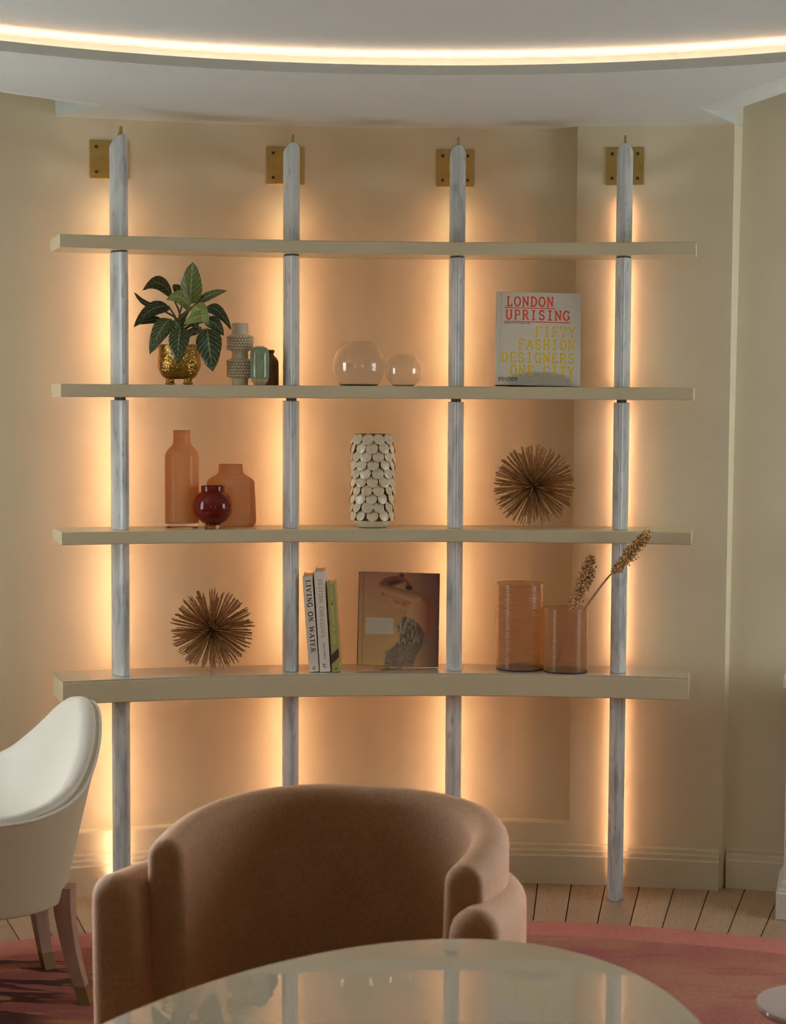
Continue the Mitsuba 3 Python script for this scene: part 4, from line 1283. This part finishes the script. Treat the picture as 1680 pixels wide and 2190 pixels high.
def u_shell(path, th, z0f, z1f, lean=lambda s: 0.0, r=None, bulge=0.0, rb=None, re=None):
    """Padded shell along a tub path: rounded top, bottom and ends. z0f, z1f, lean: functions of s in [-1, 1]."""
    P, N, Tg, S_ = path
    r = r or th / 2 * .96
    rb = rb or min(r, .02)
    re = re or r
    K = []

    def section(z0, z1, ht, cut):
        rr, rb_ = min(r, ht * .98), min(rb, ht * .98)
        zt = z1 - cut
        pts = []
        for a in np.linspace(0, 90, 7):
            pts.append((ht - rr + rr * math.cos(math.radians(a)), zt - rr + rr * math.sin(math.radians(a))))
        for a in np.linspace(90, 180, 7):
            pts.append((-(ht - rr) + rr * math.cos(math.radians(a)), zt - rr + rr * math.sin(math.radians(a))))
        for f in np.linspace(0, 1, 8)[1:-1]:
            pts.append((-ht - bulge * math.sin(math.pi * f), zt - rr + (z0 + rb_ - zt + rr) * f))
        for a in np.linspace(180, 270, 4):
            pts.append((-(ht - rb_) + rb_ * math.cos(math.radians(a)), z0 + rb_ + rb_ * math.sin(math.radians(a))))
        for a in np.linspace(270, 360, 4):
            pts.append(((ht - rb_) + rb_ * math.cos(math.radians(a)), z0 + rb_ + rb_ * math.sin(math.radians(a))))
        for f in np.linspace(0, 1, 8)[1:-1]:
            pts.append((ht + bulge * math.sin(math.pi * f), z0 + rb_ + (zt - rr - z0 - rb_) * f))
        return np.array(pts)
    loops = []

    def add(i, e, ang):
        s = S_[i]
        z0, z1 = z0f(s), z1f(s)
        sec_ = section(z0, z1, th / 2 - re * (1 - math.cos(ang)) * .999, re * (1 - math.cos(ang)))
        ln = lean(s) * (sec_[:, 1] - z0) / max(z1 - z0, .01)
        d = sec_[:, 0] + ln
        base_ = P[i] + Tg[i] * e
        loops.append(np.c_[base_[0] + N[i, 0] * d, base_[1] + N[i, 1] * d, sec_[:, 1]])
    n = len(P)
    for ang in np.linspace(90, 0, 7)[:-1]:
        add(0, -re * math.sin(math.radians(ang)), math.radians(ang))
    for i in range(n):
        add(i, 0, 0)
    for ang in np.linspace(0, 90, 7)[1:]:
        add(n - 1, re * math.sin(math.radians(ang)), math.radians(ang))
    k = len(loops[0])
    v = np.vstack(loops + [loops[0].mean(0)[None], loops[-1].mean(0)[None]])
    L = len(loops)
    i, j = np.meshgrid(np.arange(L - 1), np.arange(k), indexing='ij')
    q = np.stack([i * k + j, i * k + (j + 1) % k, (i + 1) * k + (j + 1) % k, (i + 1) * k + j], -1).reshape(-1, 4)
    f = np.vstack([q[:, [0, 1, 2]], q[:, [0, 2, 3]], [[L * k, (x + 1) % k, x] for x in range(k)], [[L * k + 1, (L - 1) * k + x, (L - 1) * k + (x + 1) % k] for x in range(k)]])
    m = tm(v, f)
    m.fix_normals()
    return m


def chair_frame(o, fwd):
    """Local (u to the sitter's left in the picture's right, v backward, z) -> world."""
    f = np.asarray(fwd, float) / np.linalg.norm(fwd)
    u = np.array([-f[1], f[0]])
    M = np.eye(4)
    M[:2, 0], M[:2, 1], M[:2, 3] = u, -f, o
    return M


def placed(m, M):
    m = m.copy()
    m.apply_transform(M)
    return m


# brown tub chair behind the table
t = thing('velvet_armchair', 'brown velvet tub armchair drawn up to the round-ended table, its back to the shelves', 'chair')
MC = chair_frame((-.146, 3.395), (-.306, -.952))
inner = u_path(.305, .375, .02, p=.80)
obj('backrest', placed(u_shell(inner, .076, lambda s: .33, lambda s: .838 - .036 * abs(s) ** 2.2, lambda s: .03 * (1 - s * s), bulge=.004, re=.022), MC), 'm_velvet', t, smooth=50)
outer = u_path(.350, .425, .085, p=.80)
MC2 = MC @ trimesh.transformations.translation_matrix([-.020, 0, 0])
obj('arm_shell', placed(u_shell(outer, .096, lambda s: .20, lambda s: .700 + .040 * abs(s) ** 1.5, lambda s: .015, r=.046, bulge=.004, re=.035), MC2), 'm_velvet', t, smooth=50)
seat_poly = Polygon([(x, y) for x, y in zip(*(inner[0].T * np.array([[.86], [.86]])))] + [(.262, -.08), (-.262, -.08)]).buffer(-.02).buffer(.02)


def cushion(poly, z0, z1, r=.025):
    lay = []
    for zz, ins in ((z0, r * .7), (z0 + r * .4, r * .15), (z0 + r, 0), (z1 - r, 0), (z1 - r * .4, r * .2), (z1 - r * .1, r * .6), (z1, r * 1.3)):
        lay.append((poly.buffer(-ins), zz))
    ms = []
    ring_n = 120
    loops = []
    for pg, zz in lay:
        c = np.array([pg.exterior.interpolate(i / ring_n, normalized=True).coords[0] for i in range(ring_n)])
        # start every loop nearest the same point
        k = int(np.argmin(((c - np.array(poly.exterior.coords[0])) ** 2).sum(1)))
        c = np.roll(c, -k, axis=0)
        loops.append(np.c_[c, np.full(ring_n, zz)])
    v = np.vstack(loops + [loops[0].mean(0)[None], loops[-1].mean(0)[None]])
    f = []
    for l in range(len(loops) - 1):
        for i in range(ring_n):
            j = (i + 1) % ring_n
            f += [[l * ring_n + i, l * ring_n + j, (l + 1) * ring_n + j], [l * ring_n + i, (l + 1) * ring_n + j, (l + 1) * ring_n + i]]
    L = len(loops)
    f += [[L * ring_n, (i + 1) % ring_n, i] for i in range(ring_n)] + [[L * ring_n + 1, (L - 1) * ring_n + i, (L - 1) * ring_n + (i + 1) % ring_n] for i in range(ring_n)]
    m = tm(v, f)
    m.fix_normals()
    return m


obj('seat', placed(cushion(seat_poly, .22, .44, .03), MC), 'm_velvet', t, smooth=50)
for sx in (-1, 1):
    for vy in (-.05, .33):
        lg = trimesh.creation.cone(.022, .0, sections=4)
        lg = lathe([(0, 0.0085), (.012, .0085), (.020, .225), (0, .225)], 20)
        obj('leg', placed(move(lg, (sx * (.30 if vy < 0 else .22), vy, 0)), MC), 'm_leg', t, smooth=30)

# pale armchair at the left
t = thing('leather_armchair', 'cream leather tub armchair with curved wooden legs and brass feet at the left edge', 'chair')
MW = chair_frame((-1.205, 4.93), (-.88, -.48))
from scipy.interpolate import PchipInterpolator
_zt = PchipInterpolator([0, .06, .12, .18, .25, .32, .40, .50, 1], [.803, .797, .772, .727, .668, .613, .580, .563, .552])
zt = lambda s: float(_zt(abs(s)))
zb = lambda s: .258 + .02 * abs(s)
wl = lambda s: .088 * (1 - abs(s)) ** .9 + .032
pw = u_path(.262, .235, .34, p=.86)
obj('outer_panel', placed(u_shell(u_path(.286, .260, .34, p=.86), .022, zb, lambda s: zt(s) - .016, lambda s: wl(s) * .97, r=.009), MW), 'm_leather_side', t, smooth=50)
obj('backrest', placed(u_shell(pw, .050, lambda s: .33, zt, wl, r=.024, bulge=.006), MW), 'm_leather', t, smooth=50)
P, N, Tg, S_ = u_path(.300, .274, .34, p=.86)
pp = np.array([[P[i, 0] + N[i, 0] * (wl(S_[i]) * .97 - .004), P[i, 1] + N[i, 1] * (wl(S_[i]) * .97 - .004), zt(S_[i]) - .017] for i in range(len(P))])
obj('piping', placed(tube(pp, .0045, 8), MW), 'm_leather', t, smooth=True)
sp = Polygon([(x, y) for x, y in pw[0] * .90]).buffer(-.015).buffer(.015)
obj('seat', placed(cushion(sp, .27, .45, .03), MW), 'm_leather', t, smooth=50)
bt = Polygon([(x, y) for x, y in u_path(.286, .260, .34, p=.86)[0]]).buffer(.006)
obj('seat_base', placed(slab(bt, .272, .290), MW), 'm_leather_side', t)


def sabre(top, bot, w_top, w_bot, yaw, out, k0=0.0, k1=1.0, n=24):
    """Square curved leg between two points, bowed along `out`; k0..k1 = share of its length."""
    top, bot, out = (np.asarray(x, float) for x in (top, bot, out))
    rings = []
    a = math.radians(yaw)
    e1, e2 = np.array([math.cos(a), math.sin(a), 0]), np.array([-math.sin(a), math.cos(a), 0])
    for s in np.linspace(k0, k1, n):
        c = top + (bot - top) * np.array([s ** 1.9, s ** 1.9, s]) + out * 0
        hw_ = (w_top + (w_bot - w_top) * s ** .8) / 2
        b = hw_ * .93
        for x, y in ((-b, -hw_), (b, -hw_), (hw_, -b), (hw_, b), (b, hw_), (-b, hw_), (-hw_, b), (-hw_, -b)):
            rings.append(c + e1 * x + e2 * y)
    v = np.vstack([rings, [np.mean(rings[:8], axis=0)], [np.mean(rings[-8:], axis=0)]])
    f = []
    for i in range(n - 1):
        for j in range(8):
            f += [[i * 8 + j, i * 8 + (j + 1) % 8, (i + 1) * 8 + (j + 1) % 8], [i * 8 + j, (i + 1) * 8 + (j + 1) % 8, (i + 1) * 8 + j]]
    f += [[n * 8, (j + 1) % 8, j] for j in range(8)] + [[n * 8 + 1, (n - 1) * 8 + j, (n - 1) * 8 + (j + 1) % 8] for j in range(8)]
    m = tm(v, f)
    m.fix_normals()
    return m


zr = .0085
near_t, near_b = at_y(136, 1922, 4.88), at_z(186, 2146, zr)
far_t, far_b = at_y(76, 1945, 5.16), at_z(104, 2070, zr)
near_t[2] = far_t[2] = .31
front = [(np.array([-1.33, 4.62, .30]), np.array([-1.37, 4.58, zr]), 30), (np.array([-1.60, 5.06, .30]), np.array([-1.65, 5.05, zr]), 10)]
for tp, bt_, yw in [(near_t, near_b, -6), (far_t, far_b, 33)] + front:
    lg = obj('leg', sabre(tp, bt_, .058, .031, yw, (0, 0, 0), 0, .86), 'm_leg', t)
    tag(obj('brass_foot', sabre(tp, bt_, .0595, .0325, yw, (0, 0, 0), .855, 1.0, 6), 'm_brass_foot', lg), 'brass foot')

# table
t = thing('table', 'glossy cream oval table in the foreground, mirroring the shelves', 'table')
tc, ta, tb, tt_ = (-.095, 2.132), .510, .942, -.343
el = [(tc[0] + ta * math.cos(x) * math.cos(tt_) - tb * math.sin(x) * math.sin(tt_), tc[1] + ta * math.cos(x) * math.sin(tt_) + tb * math.sin(x) * math.cos(tt_)) for x in np.linspace(0, 2 * np.pi, 241)[:-1]]
E0 = Polygon(el)


def disc_stack(poly, layers, n=240):
    pts = np.array(poly.exterior.coords[:-1])
    c = pts.mean(0)
    loops = []
    for ins, z in layers:
        d = pts - c
        L_ = np.linalg.norm(d, axis=1, keepdims=True)
        loops.append(np.c_[c + d * (1 - ins / L_), np.full(len(pts), z)])
    k = len(pts)
    v = np.vstack(loops + [[[*c, layers[0][1]]], [[*c, layers[-1][1]]]])
    f = []
    for l in range(len(loops) - 1):
        for i in range(k):
            j = (i + 1) % k
            f += [[l * k + i, l * k + j, (l + 1) * k + j], [l * k + i, (l + 1) * k + j, (l + 1) * k + i]]
    L = len(loops)
    f += [[L * k, (i + 1) % k, i] for i in range(k)] + [[L * k + 1, (L - 1) * k + i, (L - 1) * k + (i + 1) % k] for i in range(k)]
    m = tm(v, f)
    m.fix_normals()
    return m


obj('tabletop', disc_stack(E0, [(.006, .700), (.001, .703), (0, .709), (0, .730), (.0015, .735), (.005, .738)]), 'm_table', t, smooth=30)
M2 = np.eye(4)
obj('pedestal', lathe([(0, .03), (.15, .03), (.12, .10), (.095, .3), (.10, .55), (.16, .700), (0, .700)], 48, (*tc, 0)), 'm_white', t, smooth=40)
obj('base', lathe([(0, .0085), (.30, .0085), (.305, .014), (.30, .022), (.16, .032), (0, .032)], 64, (*tc, 0)), 'm_white', t, smooth=40)

# small mirror-topped side table at the lower right corner
t = thing('side_table', 'small round mirror-topped side table at the lower right corner', 'table')
sx_, sy_ = at_z(1756, 2147, .4525)[:2]
obj('top', lathe([(0, .435), (.122, .435), (.129, .438), (.131, .446), (.129, .451), (.125, .4525), (0, .4525)], 72, (sx_, sy_, 0)), 'm_lilac', t, smooth=30)
obj('column', lathe([(0, .02), (.018, .02), (.014, .05), (.014, .40), (.022, .436), (0, .436)], 32, (sx_, sy_, 0)), 'm_chrome', t, smooth=40)
obj('foot', lathe([(0, .0085), (.10, .0085), (.102, .013), (.02, .022), (0, .022)], 48, (sx_, sy_, 0)), 'm_chrome', t, smooth=40)

# rug
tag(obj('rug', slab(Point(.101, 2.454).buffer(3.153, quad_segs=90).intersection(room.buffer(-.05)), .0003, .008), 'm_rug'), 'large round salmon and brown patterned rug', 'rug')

# white panelled cabinet whose corner shows at the right edge
t = thing('white_cabinet', 'white painted cabinet with a moulded plinth, its corner showing at the right edge', 'cabinet')
c0 = at_z(1657, 1967, 0)
MK = trimesh.transformations.rotation_matrix(math.radians(-14.5), [0, 0, 1])
MK[:2, 3] = c0[:2]
obj('body', placed(rbox(1.0, .26, .66, .003, at=(.022 + .5, .022 + .13, .09 + .33)), MK), 'm_white', t)
for z0, z1, o_ in ((0.0003, .088, 0.0), (.088, .100, .006), (.100, .116, .012), (.116, .122, .016)):
    obj('plinth', placed(rbox(1.05, .29 - 2 * o_, z1 - z0, .0018, at=(o_ + .525, .145, (z0 + z1) / 2)), MK), 'm_white', t)
obj('top', placed(rbox(1.06, .30, .034, .004, at=(.010 + .53, .15, .768)), MK), 'm_white', t)
